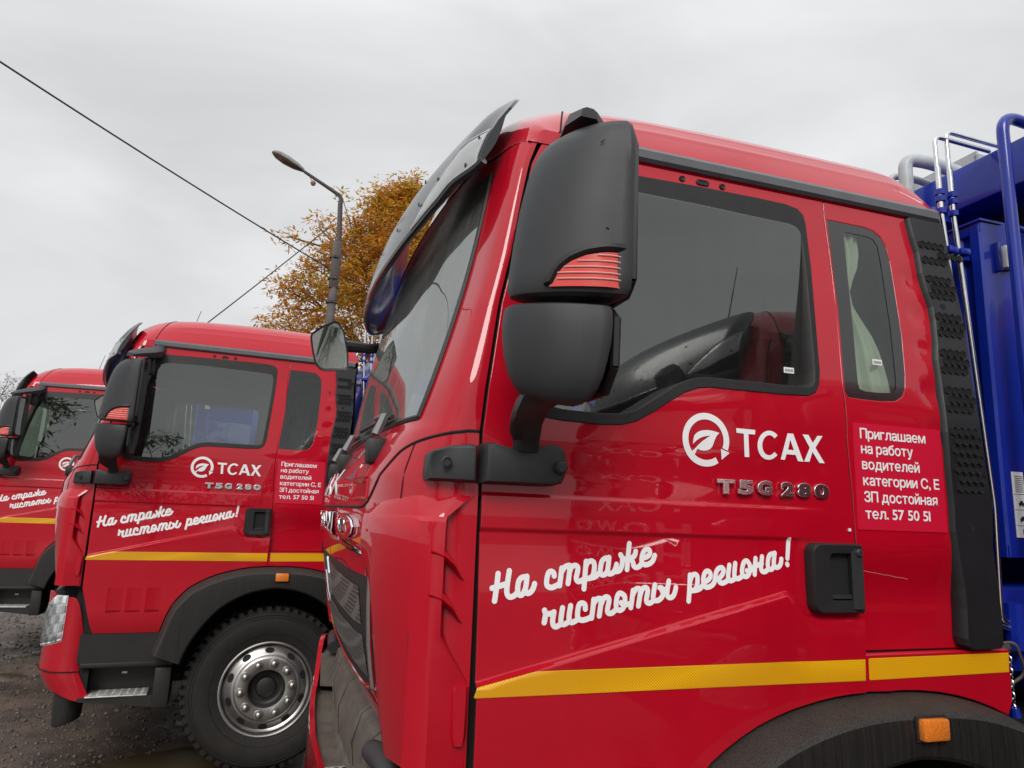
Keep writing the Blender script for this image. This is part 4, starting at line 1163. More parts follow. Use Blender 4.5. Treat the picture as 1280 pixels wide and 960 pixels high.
    # ---------------- bumper, headlights, deck
    BP = [(.045, .045), (.0, .032), (-.05, .036), (-.095, .055), (-.135, .092), (-.165, .14), (-.190, .20), (-.208, .28), (-.225, .40), (-.245, .60), (-.260, .85), (-.268, 1.14)]
    BC = catmull(BP, 3)
    def bpt(i, z, off=0.0):
        x, y = BC[i]
        j0, j1 = max(i-1, 0), min(i+1, len(BC)-1)
        t = Vector((BC[j1][0]-BC[j0][0], BC[j1][1]-BC[j0][1], 0)).normalized()
        n = Vector((-t.y, t.x, 0))
        if n.x > 0: n = -n
        if n.y > 0 and i < 12: n = -n
        n = Vector((t.y, -t.x, 0))
        if n.x > 0 or (i < 8 and n.y > 0): n = -n
        if z < .64: x += (.64-z)*.5
        return Vector((x, y, z))+n*off
    def ztop(i):
        y = BC[i][1]; x = BC[i][0]
        if x > -.02: return interp([(-.02, 1.085), (0.0, 1.05), (.022, .976), (.045, .86)], x)
        return interp([(.0, 1.085), (.10, 1.100), (.22, 1.115), (.30, 1.09), (.38, .99), (.46, .945), (1.14, .93)], y)
    def zbot(i): return interp([(-.27, .56), (-.2, .56), (-.12, .53), (-.05, .49), (.045, .468)], BC[i][0])
    mb = MB()
    rows = []; n = len(BC)
    for i in range(n):
        zt, zb = ztop(i), zbot(i)
        col = []
        for k in range(13):
            z = zb+(zt-zb)*k/12
            o = 0.006 if z < .65 else 0.0
            col.append(bpt(i, z, o))
        q = bpt(i, zt, -.02); col.append(Vector((q.x, q.y, zt-.002)))
        rows.append(col)
    rows += [[mir(p) for p in r] for r in reversed(rows[:-1])]
    mb.grid(rows)
    mb.grid([[r[0], r[0]+Vector((.12, 0, 0))] for r in rows])
    bu = mb.build('bumper', RED, T, ang=30)
    mb = MB()
    q = [bpt(i, .652, .0065) for i in range(n)]
    mb.tube(q+[mir(p) for p in reversed(q[:-1])], .004, 5)
    mb.build('bumper_seam', SEAM, bu)
    for m_ in (None, WID):
        # headlight: reflector blocks under a clear cover
        HS = [(i, BC[i][0]) for i in range(n) if -.215 <= BC[i][0] <= -.062]
        def hz(x): return interp([(-.215, .76), (-.185, .785), (-.13, .805), (-.062, .835)], x), interp([(-.215, .93), (-.19, 1.0), (-.16, 1.075), (-.13, 1.10), (-.062, 1.10)], x)
        mb = MB(); cv = MB()
        rws = []; rw2 = []
        for i, x in HS:
            a, b = hz(x)
            rws.append([bpt(i, a+(b-a)*k/10, .002) for k in range(11)])
            rw2.append([bpt(i, a+(b-a)*k/10, .016 if 0 < k < 10 else .001) for k in range(11)])
        mb.grid(rws)
        hl = mb.build('headlight', mat('lamp_silver', (.85, .86, .88), rough=.30, metal=.4) if not bpy.data.materials.get('lamp_silver') else bpy.data.materials['lamp_silver'], T, mirror=m_)
        bl = MB(); bl2 = MB()
        for a_ in range(0, len(HS)-1, 2):
            for k in range(0, 10, 2):
                i0, i1 = HS[a_][0], HS[min(a_+2, len(HS)-1)][0]
                p, q_, r_, s_ = rws[a_][k], rws[min(a_+2, len(HS)-1)][k], rws[min(a_+2, len(HS)-1)][k+2], rws[a_][k+2]
                c = (p+q_+r_+s_)/4
                off = (bpt(i0, .9, .009)-bpt(i0, .9, .0))
                pts_ = [c+(v-c)*.86 for v in (p, q_, r_, s_)]
                top_ = [c+(v-c)*.66+off for v in (p, q_, r_, s_)]
                tgt = bl if (a_//2+k//2) % 2 == 0 else bl2
                tgt.add(pts_+top_, [(0, 1, 5, 4), (1, 2, 6, 5), (2, 3, 7, 6), (3, 0, 4, 7), (4, 5, 6, 7)])
        bl.build('reflector_blocks', WHTP, hl, mirror=m_, ang=10)
        bl2.build('reflector_blocks', ALU, hl, mirror=m_, ang=10)
        cv.grid(rw2)
        cv.build('lens_cover', CLR, hl, mirror=m_, ang=50)
        # fog lamp pod below the bumper corner
        mb = MB()
        mb.loft([ell2 for ell2 in ([(-.01+.085*s_*math.cos(2*math.pi*k/14), .22+.10*s_*math.sin(2*math.pi*k/14), z+.02*math.cos(2*math.pi*k/14)) for k in range(14)] for z, s_ in ((.318, .7), (.325, .86), (.35, .93), (.46, 1.0), (.52, 1.0)))])
        mb.build('fog_lamp_pod', PLAS, T, mirror=m_)
        # black filler between bumper and door
        mb = MB(); mb.box(-.02, .10, .05, .12, .50, 1.16); mb.box(-.10, .06, .10, .4, .55, 1.15)
        mb.build('corner_filler', DARK, T, mirror=m_)
    # deck between nose and bumper
    mb = MB()
    rows = []
    for y in frange(.30, WID-.30, .02):
        yy = min(y, WID-y)
        bx = interp([(.28, -.208), (.40, -.225), (.60, -.245), (.85, -.260), (1.14, -.268)], yy)
        rib = 0
        ztp = interp([(.30, 1.06), (.5, 1.10), (1.14, 1.10)], yy)
        nx = fpt(y, 1.17).x
        rows.append([Vector((bx+.022, y, .925)), Vector((bx+.030, y, .905)), Vector((bx+.085, y, .900)), Vector((bx+.098-rib, y, .93)), Vector((bx*.55+nx*.45+.04-rib, y, 1.02)), Vector((nx+.005, y, ztp)), Vector((nx+.04, y, ztp+.025)), Vector((nx+.12, y, ztp+.03))])
    mb.grid(rows)
    dk = mb.build('bumper_deck', DECKP, T, ang=25)
    for k, y in enumerate((.50, .74, 1.14, 1.54)):
        rr0 = min(range(len(rows)), key=lambda i: abs(rows[i][0].y-y)); q = rows[rr0]
        mb = MB(); mb.tube([q[3]+Vector((-.003, 0, 0)), q[4]+Vector((-.004, 0, 0)), q[5]+Vector((-.002, 0, .001)), q[6]+Vector((0, 0, .003))], .0035, 6)
        mb.build('deck_rib', DECKP, dk)
    for ya, yb in ((.50, .86),):
        mb = MB()
        x0 = -.240
        mb.box(x0+.0, x0+.082, ya, yb, .905, .914, b=.003)
        tr_ = mb.build('front_step_plate', ALU, T)
        mb = MB()
        for i in range(10):
            for j in range(3):
                y = ya+.02+i*(yb-ya-.04)/9; x = x0+.016+j*.026
                mb.add([(x+.009*math.cos(rad(60*k)), y+.009*math.sin(rad(60*k)), .9146) for k in range(6)], [tuple(range(6))])
        mb.build('plate_hole', DARK, tr_, kind='stuff')
    # side end pieces of the deck (hinge boxes)
    for m_ in (None, WID):
        mb = MB()
        mb.loft([[(x, y, z) for x, y in ((-.20, .34), (-.14, .31), (-.06, .33), (-.05, .44), (-.13, .46), (-.20, .44))] for z in (.93, 1.03, 1.05)])
        mb.box(-.19, -.06, .16, .30, .98, 1.05, b=.012)
        mb.build('deck_bracket', DECKP, T, mirror=m_)
        mb = MB()
        mb.tube([(-.13, .16, 1.10), (-.14, .30, 1.11), (-.15, .42, 1.09)], [.03, .034, .028], 12)
        mb.build('flap_hinge', MIRP, T, mirror=m_)
    # ---------------- sun visor
    def vis_x(z): return interp([(2.50, -.058), (2.55, -.059), (2.60, -.054), (2.65, -.043), (2.70, -.030), (2.75, -.013), (2.80, .012), (2.85, .045), (2.88, .070), (2.905, .100), (2.93, .125)], z)
    def vzt(y): yy = min(y, WID-y); return interp([(.14, 2.845), (.16, 2.885), (.19, 2.908), (.30, 2.915), (1.14, 2.925)], yy)
    def vzb(y): yy = min(y, WID-y); return interp([(.14, 2.665), (.17, 2.650), (.22, 2.630), (.30, 2.605), (.45, 2.583), (.7, 2.565), (1.14, 2.55)], yy)
    def vpt(y, z, off=0.0):
        yy = min(y, WID-y)
        b = .125*(1-((yy-1.14)/1.0)**2) if yy > .14 else 0
        b -= .03*(1-sstep(.14, .24, yy))
        return Vector((vis_x(z)-b+off, y, z))
    mb = MB()
    o_ = []; i_ = []
    ysv = frange(.14, .30, .016)+frange(.34, WID-.34, .05)+frange(WID-.30, WID-.14, .016)
    for y in ysv:
        a, b = vzb(y), vzt(y)
        zz = [a+(b-a)*k/12 for k in range(13)]
        o_.append([vpt(y, z) for z in zz])
        i_.append([vpt(y, z, .010+.018*math.sin(math.pi*min(1, k/10))) for k, z in enumerate(zz)])
    mb.grid(o_); mb.grid(i_)
    mb.grid([[a[0], b[0]] for a, b in zip(o_, i_)]); mb.grid([[a[-1], b[-1]] for a, b in zip(o_, i_)])
    mb.grid([o_[0], i_[0]]); mb.grid([o_[-1], i_[-1]])
    vs_ = mb.build('sun_visor', VISP, T, ang=40)
    # glossy rolled lower lip of the visor
    mb = MB()
    mb.tube([vpt(y, vzb(y)+.004, .012) for y in ysv], .013, 8)
    mb.build('visor_lip', VISP, vs_)
    for m_ in (None, WID):
        mb = MB(); rows = []
        for k, y in enumerate(frange(.152, .50, .029)):
            t = k/12
            a = vzb(y)+.006; b = interp([(0, 2.772), (.12, 2.768), (.4, 2.725), (.7, 2.655), (1, 2.570)], t)
            b = max(a+.006, b)
            rows.append([vpt(y, a+(b-a)*j/6, -.004 if 0 < j < 6 else -.0005) for j in range(7)])
        mb.grid(rows)
        lp_ = mb.build('visor_lamp', LMPP, vs_, mirror=m_, ang=50)
        mb = MB()
        ed = [r[-1] for r in rows]; eb = [r[0] for r in rows]
        mb.tube(list(reversed(ed))+rows[0][1:-1][::-1]+eb, .0035, 5)
        mb.build('lamp_rim', GALV, lp_, mirror=m_)
        for (y, z) in ((.175, 2.752), (.185, 2.668), (.34, 2.69), (.47, 2.66), (.70, 2.66), (.95, 2.66), (.55, 2.78)):
            mb = MB(); p = vpt(y, z, -.005)
            mb.lathe([(.001, 0), (.006, 0), (.007, .003)], (0, 0), 8)
            mb.v = [(p.x-.001+v[1], p.y+v[0], p.z+v[2]) for v in mb.v]
            mb.build('visor_bolt', PLAS, vs_, mirror=m_)
    # ---------------- wipers
    for y0_, ln in ((.34, .62), (.98, .62), (1.60, .5)):
        mb = MB()
        p0 = fpt(y0_, 1.90, .02)
        mb.box(p0.x-.028, p0.x+.03, y0_-.045, y0_+.02, 1.835, 1.905, b=.012)
        wp = mb.build('wiper', PLAS, T)
        mb = MB()
        a1 = fpt(y0_-.02, 1.90, .03); a2 = fpt(y0_-.015, 1.955, .035); a3 = fpt(y0_+.08, 1.968, .03); a4 = fpt(y0_+.25, 1.985, .02)
        mb.tube([a1, a2, a3, a4], [.013, .012, .009, .007], 6)
        mb.build('wiper_arm', TRIM, wp)
        mb = MB()
        mb.tube([fpt(y0_+.0+k*(ln)/8, 1.965+.02*k/8, .012) for k in range(9)], .007, 5)
        mb.build('wiper_blade', RUB, wp)
    # ---------------- front-view mirror on the passenger side
    mb = MB()
    FM = [(-.377, 2.549), (-.330, 2.590), (-.268, 2.624), (-.250, 2.618), (-.221, 2.582), (-.190, 2.465), (-.184, 2.40), (-.195, 2.388), (-.300, 2.377), (-.320, 2.381), (-.345, 2.405), (-.366, 2.470), (-.379, 2.530)]
    cx0 = -.28; cz0 = 2.49
    mb.loft([[(cx0+(x-cx0)*s_, y+(x-cx0)*.06-(z-cz0)*.15, cz0+(z-cz0)*s_) for x, z in FM] for y, s_ in ((1.895, .93), (1.890, 1.0), (1.91, 1.0), (1.94, .90), (1.965, .7), (1.97, .3))])
    fm = mb.build('front_mirror', MIRP, T, ang=40)
    mb = MB(); mb.add([(cx0+(x-cx0)*.91, 1.893+(x-cx0)*.06-(z-cz0)*.15, cz0+(z-cz0)*.91) for x, z in FM], [tuple(range(len(FM)))])
    mb.build('mirror_glass', MIRG, fm, ang=10)
    mb = MB(); mb.tube([(-.24, 1.95, 2.52), (-.16, 1.97, 2.525), (-.08, 2.0, 2.53), (.02, 2.06, 2.56)], [.034, .030, .026, .032], 10)
    mb.build('mirror_arm', MIRP, fm)
    # ---------------- inside of the cab
    mb = MB()
    mb.box(-.02, 1.59, .10, WID-.10, 1.27, 1.31)
    mb.box(1.555, 1.585, .13, WID-.13, 1.30, 2.74)
    mb.box(.15, 1.55, .15, WID-.15, 2.72, 2.74)
    for m_ in (0, 1):
        yy = (.052, .075) if not m_ else (WID-.075, WID-.052)
        mb.box(.03, 1.05, *yy, 1.30, 1.94)
        mb.box(1.05, 1.58, *yy, 1.30, 2.06)
    mb.build('cab_lining', LINER, T)
    mb = MB()
    mb.loft([[(-.10, y, 1.90), (.02, y, 1.955), (.16, y, 1.965), (.26, y, 1.93), (.28, y, 1.78), (.24, y, 1.35), (.0, y, 1.35)] for y in (.16, .5, 1.0, 1.14, 1.6, 2.12)])
    mb.box(.16, .30, .35, .75, 1.93, 2.02, b=.03)
    db = mb.build('dashboard', PVC, T)
    mb = MB()
    cs = Vector((.42, .52, 2.02)); nn = Vector((.55, 0, .83)).normalized(); e1 = Vector((0, 1, 0)); e2 = nn.cross(e1)
    ringp = [cs+(e1*math.cos(2*math.pi*k/28)+e2*math.sin(2*math.pi*k/28))*.225 for k in range(29)]
    mb.tube(ringp, .016, 8)
    for a_ in (30, 150, 270):
        mb.tube([cs-nn*.03, cs+(e1*math.cos(rad(a_))+e2*math.sin(rad(a_)))*.22], .014, 6)
    mb.tube([cs-nn*.02, cs-nn*.30], .03, 8)
    mb.build('steering_wheel', PVC, T)
    for ys_ in (.52, 1.72):
        mb = MB()
        mb.box(.62, 1.12, ys_-.25, ys_+.25, 1.55, 1.72, b=.05)
        Mx = Matrix.Translation((1.12, 0, 1.70)) @ Matrix.Rotation(rad(12), 4, 'Y') @ Matrix.Translation((-1.12, 0, -1.70))
        mb.box(1.04, 1.18, ys_-.24, ys_+.24, 1.68, 2.28, b=.05, M=Mx)
        mb.box(.75, 1.0, ys_-.12, ys_+.12, 1.31, 1.56)
        se = mb.build('seat', SEAT, T)
        mb = MB(); mb.box(1.07, 1.17, ys_-.13, ys_+.13, 2.30, 2.50, b=.035, M=Mx); mb.build('headrest', SEAT, se)
    # ---------------- wheels
    def wheel(cx0, y_in, side, nm='wheel'):
        """side -1: outer face towards -y at y_in"""
        c = (cx0, .5)
        wr = MB()
        s = 1
        wr.lathe([(.001, .052), (.050, .052), (.060, .058), (.066, .075), (.070, .085), (.095, .088), (.110, .080), (.112, .045)], c, 40)
        tm_ = [wr]
        def bld(mbx, nmx, m, par, **k):
            if side > 0: mbx.v = [(p[0], -p[1], p[2]) for p in mbx.v]; mbx.f = [tuple(reversed(f)) for f in mbx.f]
            mbx.v = [(p[0], p[1]+y_in, p[2]) for p in mbx.v]
            return mbx.build(nmx, m, par, **k)
        hub = bld(wr, nm, PLAS, T, ang=35)
        tb = MB()
        tb.lathe([(.272, .030), (.285, .018), (.300, .012), (.335, .004), (.375, -.004), (.410, -.006), (.440, -.001), (.462, .006), (.466, .012), (.470, .010), (.488, .022), (.500, .040), (.506, .06), (.508, .15), (.506, .24), (.497, .27), (.46, .295), (.40, .305), (.33, .295), (.28, .28), (.272, .26)], c, 72)
        for r_, y_ in ((.352, .0), (.452, .0025)):
            tb.lathe([(r_-.004, y_+.004), (r_, y_-.003), (r_+.004, y_+.004)], c, 72)
        for k in range(54):
            a = 2*math.pi*k/54
            for (ya, yb, r0, r1, da) in ((.022, .085, .478, .521, 0), (.215, .275, .478, .521, .5), (.10, .14, .50, .522, .25), (.16, .20, .50, .522, .75)):
                a2 = a+da*2*math.pi/54; w_ = .0175
                vs = []
                for rr1 in (r0, r1):
                    for yy1 in (ya+(.012 if rr1 == r1 and ya < .05 else 0), yb):
                        for sg in (-1, 1):
                            ww = w_*(1.0 if rr1 == r0 else .8)
                            vs.append((cx0+rr1*math.cos(a2)-sg*ww*math.sin(a2), yy1-.001*(k % 2), .5+rr1*math.sin(a2)+sg*ww*math.cos(a2)))
                tb.add(vs, [(0, 1, 3, 2), (4, 6, 7, 5), (0, 4, 5, 1), (2, 3, 7, 6), (0, 2, 6, 4), (1, 5, 7, 3)])
        bld(tb, 'tyre', TYR, hub, ang=30)
        rb = MB()
        rb.lathe([(r_*1.055 if r_ > .12 else r_, y_) for r_, y_ in [(.275, .034), (.287, .016), (.284, .008), (.277, .006), (.270, .012), (.266, .030), (.258, .046), (.246, .052), (.232, .046), (.212, .030), (.202, .022), (.196, .022), (.192, .018), (.186, .012), (.180, .010), (.128, .010), (.120, .014), (.114, .030), (.111, .060), (.108, .082)]], c, 64)
        bld(rb, 'rim', RIM, hub, ang=38)
        hb2 = MB()
        for k in range(10):
            a = 2*math.pi*(k+.5)/10
            pc = Vector((cx0+.2415*math.cos(a), .0405, .5+.2415*math.sin(a)))
            t_ = Vector((-math.sin(a), 0, math.cos(a))); r_ = Vector((math.cos(a)*.80, .55, math.sin(a)*.80)).normalized()
            nn_ = Vector((math.cos(a)*.55, -.8, math.sin(a)*.55))
            hb2.add([pc+Vector((0, -.004, 0))+t_*.030*math.cos(2*math.pi*j/12)+r_*.019*math.sin(2*math.pi*j/12) for j in range(12)], [tuple(range(12))])
        bld(hb2, 'rim_holes', DARK, hub, kind='stuff')
        for k in range(10):
            a = 2*math.pi*k/10+.1
            nb = MB(); cc = (cx0+.162*math.cos(a), .5+.162*math.sin(a))
            nb.lathe([(.032, .0095), (.031, .004), (.025, .003), (.024, .009)], cc, 14)
            nb.lathe([(.020, .010), (.020, -.008), (.017, -.014), (.009, -.018), (.001, -.019)], cc, 6 if False else 12)
            bld(nb, 'wheel_nut', RIM, hub, ang=30)
        return hub
    wheel(WC[0], -.005, -1)
    wheel(WC[0], WID+.005, 1)
    # rear axles: plainer double wheels under the refuse body
    for cx0 in (5.15,):
        for m_ in (None, WID):
            mb = MB()
            for y_ in (.02, .34):
                mb.lathe([(.10, y_+.12), (.27, y_+.10), (.285, y_+.02), (.40, y_-.005), (.47, y_+.01), (.515, y_+.05), (.515, y_+.24), (.46, y_+.29), (.28, y_+.28)], (cx0, .5), 40)
            mb.build('rear_wheels', TYR, T, mirror=m_)
    mb = MB()
    for y_ in (.70, WID-.78): mb.box(-.02, 7.2, y_, y_+.08, .78, 1.04)
    mb.box(1.0, 1.3, .2, WID-.2, .42, .56); mb.box(5.0, 5.3, .3, WID-.3, .42, .6)
    mb.box(-.05, 1.5, .66, WID-.66, .60, 1.25)
    mb.box(1.75, 2.3, .12, .6, .6, 1.1, b=.03)
    mb.build('chassis', DARK, T)

    # ---------------- refuse body
    mb = MB()
    mb.box(2.35, 6.9, .03, WID-.03, 1.12, 3.02, b=.03)
    for x in frange(2.7, 6.6, .65): mb.box(x, x+.08, -.01, .04, 1.15, 2.98); mb.box(x, x+.08, WID-.04, WID+.01, 1.15, 2.98)
    mb.box(1.775, 2.36, .62, WID-.3, 1.64, 2.785, b=.01)
    rb = mb.build('refuse_body', BLUE, T)
    # locker behind the cab with stiffening folds
    mb = MB()
    Lk = [(.30, 1.775), (.28, 1.785), (.26, 1.775), (.185, 1.775), (.175, 1.79), (.150, 1.79), (.140, 1.775), (.108, 1.775), (.100, 1.782)]
    pl = [(x, y) for y, x in Lk]+[(1.86, .100), (1.875, .092), (1.93, .092), (1.945, .100), (2.35, .100)]
    rows = [[(x, y, z) for x, y in pl] for z in (1.642, 2.783)]
    mb.grid(rows)
    mb.box(1.777, 2.36, .102, .62, 2.74, 2.786, b=.003)
    mb.box(1.777, 2.36, .102, .62, 1.642, 1.68)
    mb.box(1.79, 2.36, .30, .62, 1.65, 2.76)
    mb.box(1.768, 2.36, .093, .64, 2.779, 2.7865)
    mb.build('front_locker', BLUE, rb)
    # cross beam and its supports
    mb = MB()
    mb.box(1.90, 2.10, -.10, WID+.10, 2.915, 3.078, b=.006)
    mb.box(1.91, 2.36, .35, .47, 2.78, 2.95); mb.box(1.91, 2.36, WID-.47, WID-.35, 2.78, 2.95)
    mb.build('cross_beam', BLUE, rb)
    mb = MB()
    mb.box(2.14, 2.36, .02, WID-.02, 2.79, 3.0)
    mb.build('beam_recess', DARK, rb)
    mb = MB()
    mb.lathe([(.001, 0), (.062, 0), (.062, .30), (.001, .30)], (0, 0), 24)
    mb.v = [(1.86+v[0], .36+v[2]*1.0, 2.63+v[1]) for v in mb.v]
    mb.tube([(1.86, .36, 2.86), (1.86, .36, 2.875)], .085, 20)
    mb.build('lift_cylinder', BLUE, rb)
    # hydraulic pipes
    def bend(pts, r=.02, n=5):
        P = [Vector(p) for p in pts]; o = [P[0]]
        for a, b, c in zip(P, P[1:], P[2:]):
            d1 = (a-b).normalized(); d2 = (c-b).normalized(); rr = min(r, (a-b).length*.45, (c-b).length*.45)
            for k in range(n+1):
                t = k/n; o.append(b+d1*rr*(1-t)**2+d2*rr*t**2)
        o.append(P[-1]); return o
    for k, (x, zt, xb) in enumerate(((1.635, 3.085, 1.66), (1.690, 3.115, 1.72))):
        mb = MB()
        mb.tube(bend([(x+.26, .13+.0, zt-.005), (x, .13, zt), (x+.004, .13, 2.86)], .03), .0075, 8)
        mb.tube(bend([(x+.006, .13, 2.80), (x+.03, .125, 2.36), (xb+.035, .12, 1.80), (xb+.02, .12, 1.45), (xb+.12, .12, 1.42), (xb+.3, .12, 1.42)], .03), .0085, 8)
        mb.tube([(x+.004, .13, 2.965), (x+.006, .13, 2.80)], .0095, 8)
        hp = mb.build('hydraulic_pipe', PIPE, rb, ang=50)
        for zz in (2.870, 2.845, 2.80):
            mb = MB(); mb.tube([(x+.005, .13, zz-.006), (x+.005, .13, zz+.012)], .017, 6)
            mb.build('pipe_coupling', BLUE, hp)
        for zz in (2.660, 1.80):
            mb = MB(); mb.box(x+.0, x+.042, .105, .150, zz-.012, zz+.012, b=.004)
            mb.build('pipe_clamp', BLUE, hp)
    mb = MB(); mb.box(1.65, 1.80, .150, .175, 2.650, 2.672); mb.box(1.70, 1.80, .150, .175, 1.79, 1.812)
    mb.build('clamp_rail', BLUE, rb)
    # big blue grab tube
    mb = MB()
    mb.tube(bend([(1.79, .0, 1.55), (1.79, .0, 3.128), (2.5, .0, 3.09), (3.6, .0, 3.09)], .07, 8), .0195, 12)
    mb.tube([(1.79, .0, 2.72), (1.96, .0, 2.70), (2.3, .03, 2.70)], .012, 8)
    mb.build('grab_tube', BLUE, rb, ang=50)
    # grey hoops behind the cab roof
    for (yy, zt, r_, x_) in ((.43, 3.19, .026, 1.83), (.52, 3.165, .015, 1.84)):
        mb = MB()
        mb.tube(bend([(x_, yy, 2.70), (x_, yy, zt), (x_+.10, yy-.04, zt-.02), (x_+.36, yy-.14, zt-.14)], .05, 8), r_, 12)
        mb.build('guard_hoop', GALV, rb, ang=50)
    # walkway grating on top
    for k in range(9):
        mb = MB(); mb.box(2.5+k*.11, 2.58+k*.11, .60, 1.35, 3.36, 3.375); mb.build('walkway_slat', RUST, rb)
    mb = MB()
    for y_ in (.60, 1.35):
        mb.box(2.45, 3.5, y_-.012, y_+.012, 3.33, 3.42); 
        for x_ in (2.47, 3.0, 3.46): mb.box(x_-.012, x_+.012, y_-.012, y_+.012, 3.0, 3.36)
    mb.box(2.45, 2.462, .60, 1.35, 3.34, 3.44)
    mb.build('walkway_frame', GALV, rb)
    # latch, plate, bits at the lower corner
    mb = MB()
    mb.box(1.846, 1.892, .070, .099, 2.612, 2.692, b=.004)
    mb.box(1.892, 1.902, .060, .088, 2.622, 2.638); mb.box(1.892, 1.902, .060, .088, 2.662, 2.680)
    mb.build('locker_latch', LATW, rb, kind='stuff')
    mb = MB(); mb.box(1.828, 1.842, .082, .0995, 2.60, 2.705, b=.002); mb.build('latch_plate', BLUE, rb)
    for zz in (1.70, 1.95, 2.2, 2.45):
        mb = MB(); mb.tube([(1.90, .0925, zz), (1.90, .084, zz)], .009, 6); mb.build('body_bolt', BLUE, rb)
    mb = MB(); mb.box(1.812, 1.862, .0895, .0915, 1.705, 1.915)
    mb.v = [(p[0], p[1]+.0075, p[2]) for p in mb.v]
    pt = mb.build('instruction_plate', WHTP, rb)
    mb = MB()
    for k in range(9): mb.box(1.822, 1.858, .0965, .0968, 1.850+k*.0062, 1.852+k*.0062)
    for zz in (1.842, 1.792, 1.742): mb.box(1.814, 1.862, .0965, .0968, zz, zz+.0015)
    for zz in (1.812, 1.762):
        mb.box(1.832, 1.855, .0963, .0968, zz-.004, zz+.004); mb.box(1.838, 1.850, .0963, .0968, zz+.004, zz+.010)
        for xx in (1.837, 1.850): mb.box(xx-.003, xx+.003, .0962, .0968, zz-.008, zz-.003)
    mb.box(1.840, 1.843, .0963, .0968, 1.715, 1.732)
    mb.build('plate_print', DARK, pt, kind='stuff')
    mb = MB()
    mb.tube([(1.62, .12, 1.36), (1.80, .14, 1.365), (2.1, .2, 1.36)], .018, 8)
    mb.tube(bend([(1.64, .10, 1.375), (1.70, .05, 1.40), (1.76, .07, 1.30), (1.72, .1, 1.26)], .03), .005, 6)
    mb.build('air_hose', DECKP, rb)
    mb = MB()
    for k in range(9):
        z = 1.345-k*.017; c_ = Vector((1.685, .06, z))
        e_ = Vector((1, 0, 0)) if k % 2 else Vector((0, 1, 0))
        mb.tube([c_+e_*.005*math.cos(2*math.pi*j/8)+Vector((0, 0, .010*math.sin(2*math.pi*j/8))) for j in range(9)], .0018, 5)
    mb.build('chain', PIPE, rb, kind='stuff')
    mb = MB()
    mb.tube([(1.685, .06, 1.21), (1.690, .06, 1.185)], [.012, .016], 10)
    mb.box(1.72, 2.3, .16, .60, 1.28, 1.55, b=.02)
    mb.tube([(1.80, .12, 1.50), (1.80, .12, 1.36)], .03, 10)
    mb.build('tow_bracket', BLUE, rb)
    return T

def copy_tree(o, parent=None, name=None):
    c = o.copy(); COL.objects.link(c); c.parent = parent
    for ch in list(o.children): copy_tree(ch, c)
    return c

def kids(o, name):
    return [c for c in o.children if c.name.split('.')[0] == name]

# decals for one truck, left side
def decals(T):
    d = kids(T, 'door')[0]
    mb = MB()
    for k, st in enumerate(STROKES):
        seg_ribbon(mb, catmull(st, 5), .0128 if len(st) > 2 else .0133, .0014+.00006*(k % 7), Ydoor)
    mb.build('slogan', WHT, d, recalc=False, kind='stuff')
    mb = MB()
    for k, poly in enumerate(LOGO):
        bm = bmesh.new()
        for loop in poly:
            vs = [bm.verts.new((p[0], 0, p[1])) for p in loop]
            for a, b in zip(vs, vs[1:]+vs[:1]): bm.edges.new((a, b))
        bmesh.ops.triangle_fill(bm, use_beauty=True, edges=bm.edges[:], normal=(0, -1, 0))
        bm.verts.index_update()
        mb.add([(v.co.x, Ydoor(v.co.x, v.co.z)-.0015-.0001*k, v.co.z) for v in bm.verts], [tuple(v.index for v in f.verts) for f in bm.faces])
        bm.free()
    mb.build('company_logo', WHT, d, recalc=False)
    # chrome badge
    for ch, x0, x1, zb in (('T', .633, .686, 1.7925), ('5', .696, .745, 1.7935), ('G', .755, .802, 1.7945), ('2', .830, .872, 1.7945), ('8', .883, .927, 1.7945), ('0', .937, .988, 1.7945)):
        q = text_mesh(ch, x0, x1, zb, .0345, bold=.045, depth=.06, bevel=.022)
        q.v = [(p[0], p[1]-.003, p[2]) for p in q.v]
        q.build('badge_letter', BADG, d, ang=25, recalc=False)
    r_ = kids(T, 'rear_side_panel')[0]
    mb = MB(); mb.box(1.083, 1.405, -.0026, .004, 1.712, 2.010)
    st = mb.build('recruiting_sticker', STK, r_)
    mb = MB()
    for f, w, t in ((.145, .238, 'Приглашаем'), (.288, .187, 'на работу'), (.437, .207, 'водителей'), (.588, .276, 'категории С, Е'), (.742, .264, 'ЗП достойная'), (.897, .232, 'тел. 57 50 51')):
        x0 = 1.105+.006*f
        q = text_line(t, x0, x0+w, 2.010-.298*f, .0290)
        for dx, dz, dy in ((0, 0, 0), (.0011, 0, .00015), (-.0005, .0006, .0003), (.0006, -.0007, .00045)):
            mb.add([(p[0]+dx, p[1]-.0032-dy, p[2]+dz) for p in q.v], q.f)
    mb.build('sticker_text', WHT, st, recalc=False)
BSX, BOX, BOZ = 1.0, 0.0, 0.0
BSX = (1.003-.720)/(1.060-.600); BOX = .720-.600*BSX; BOZ = -.0105

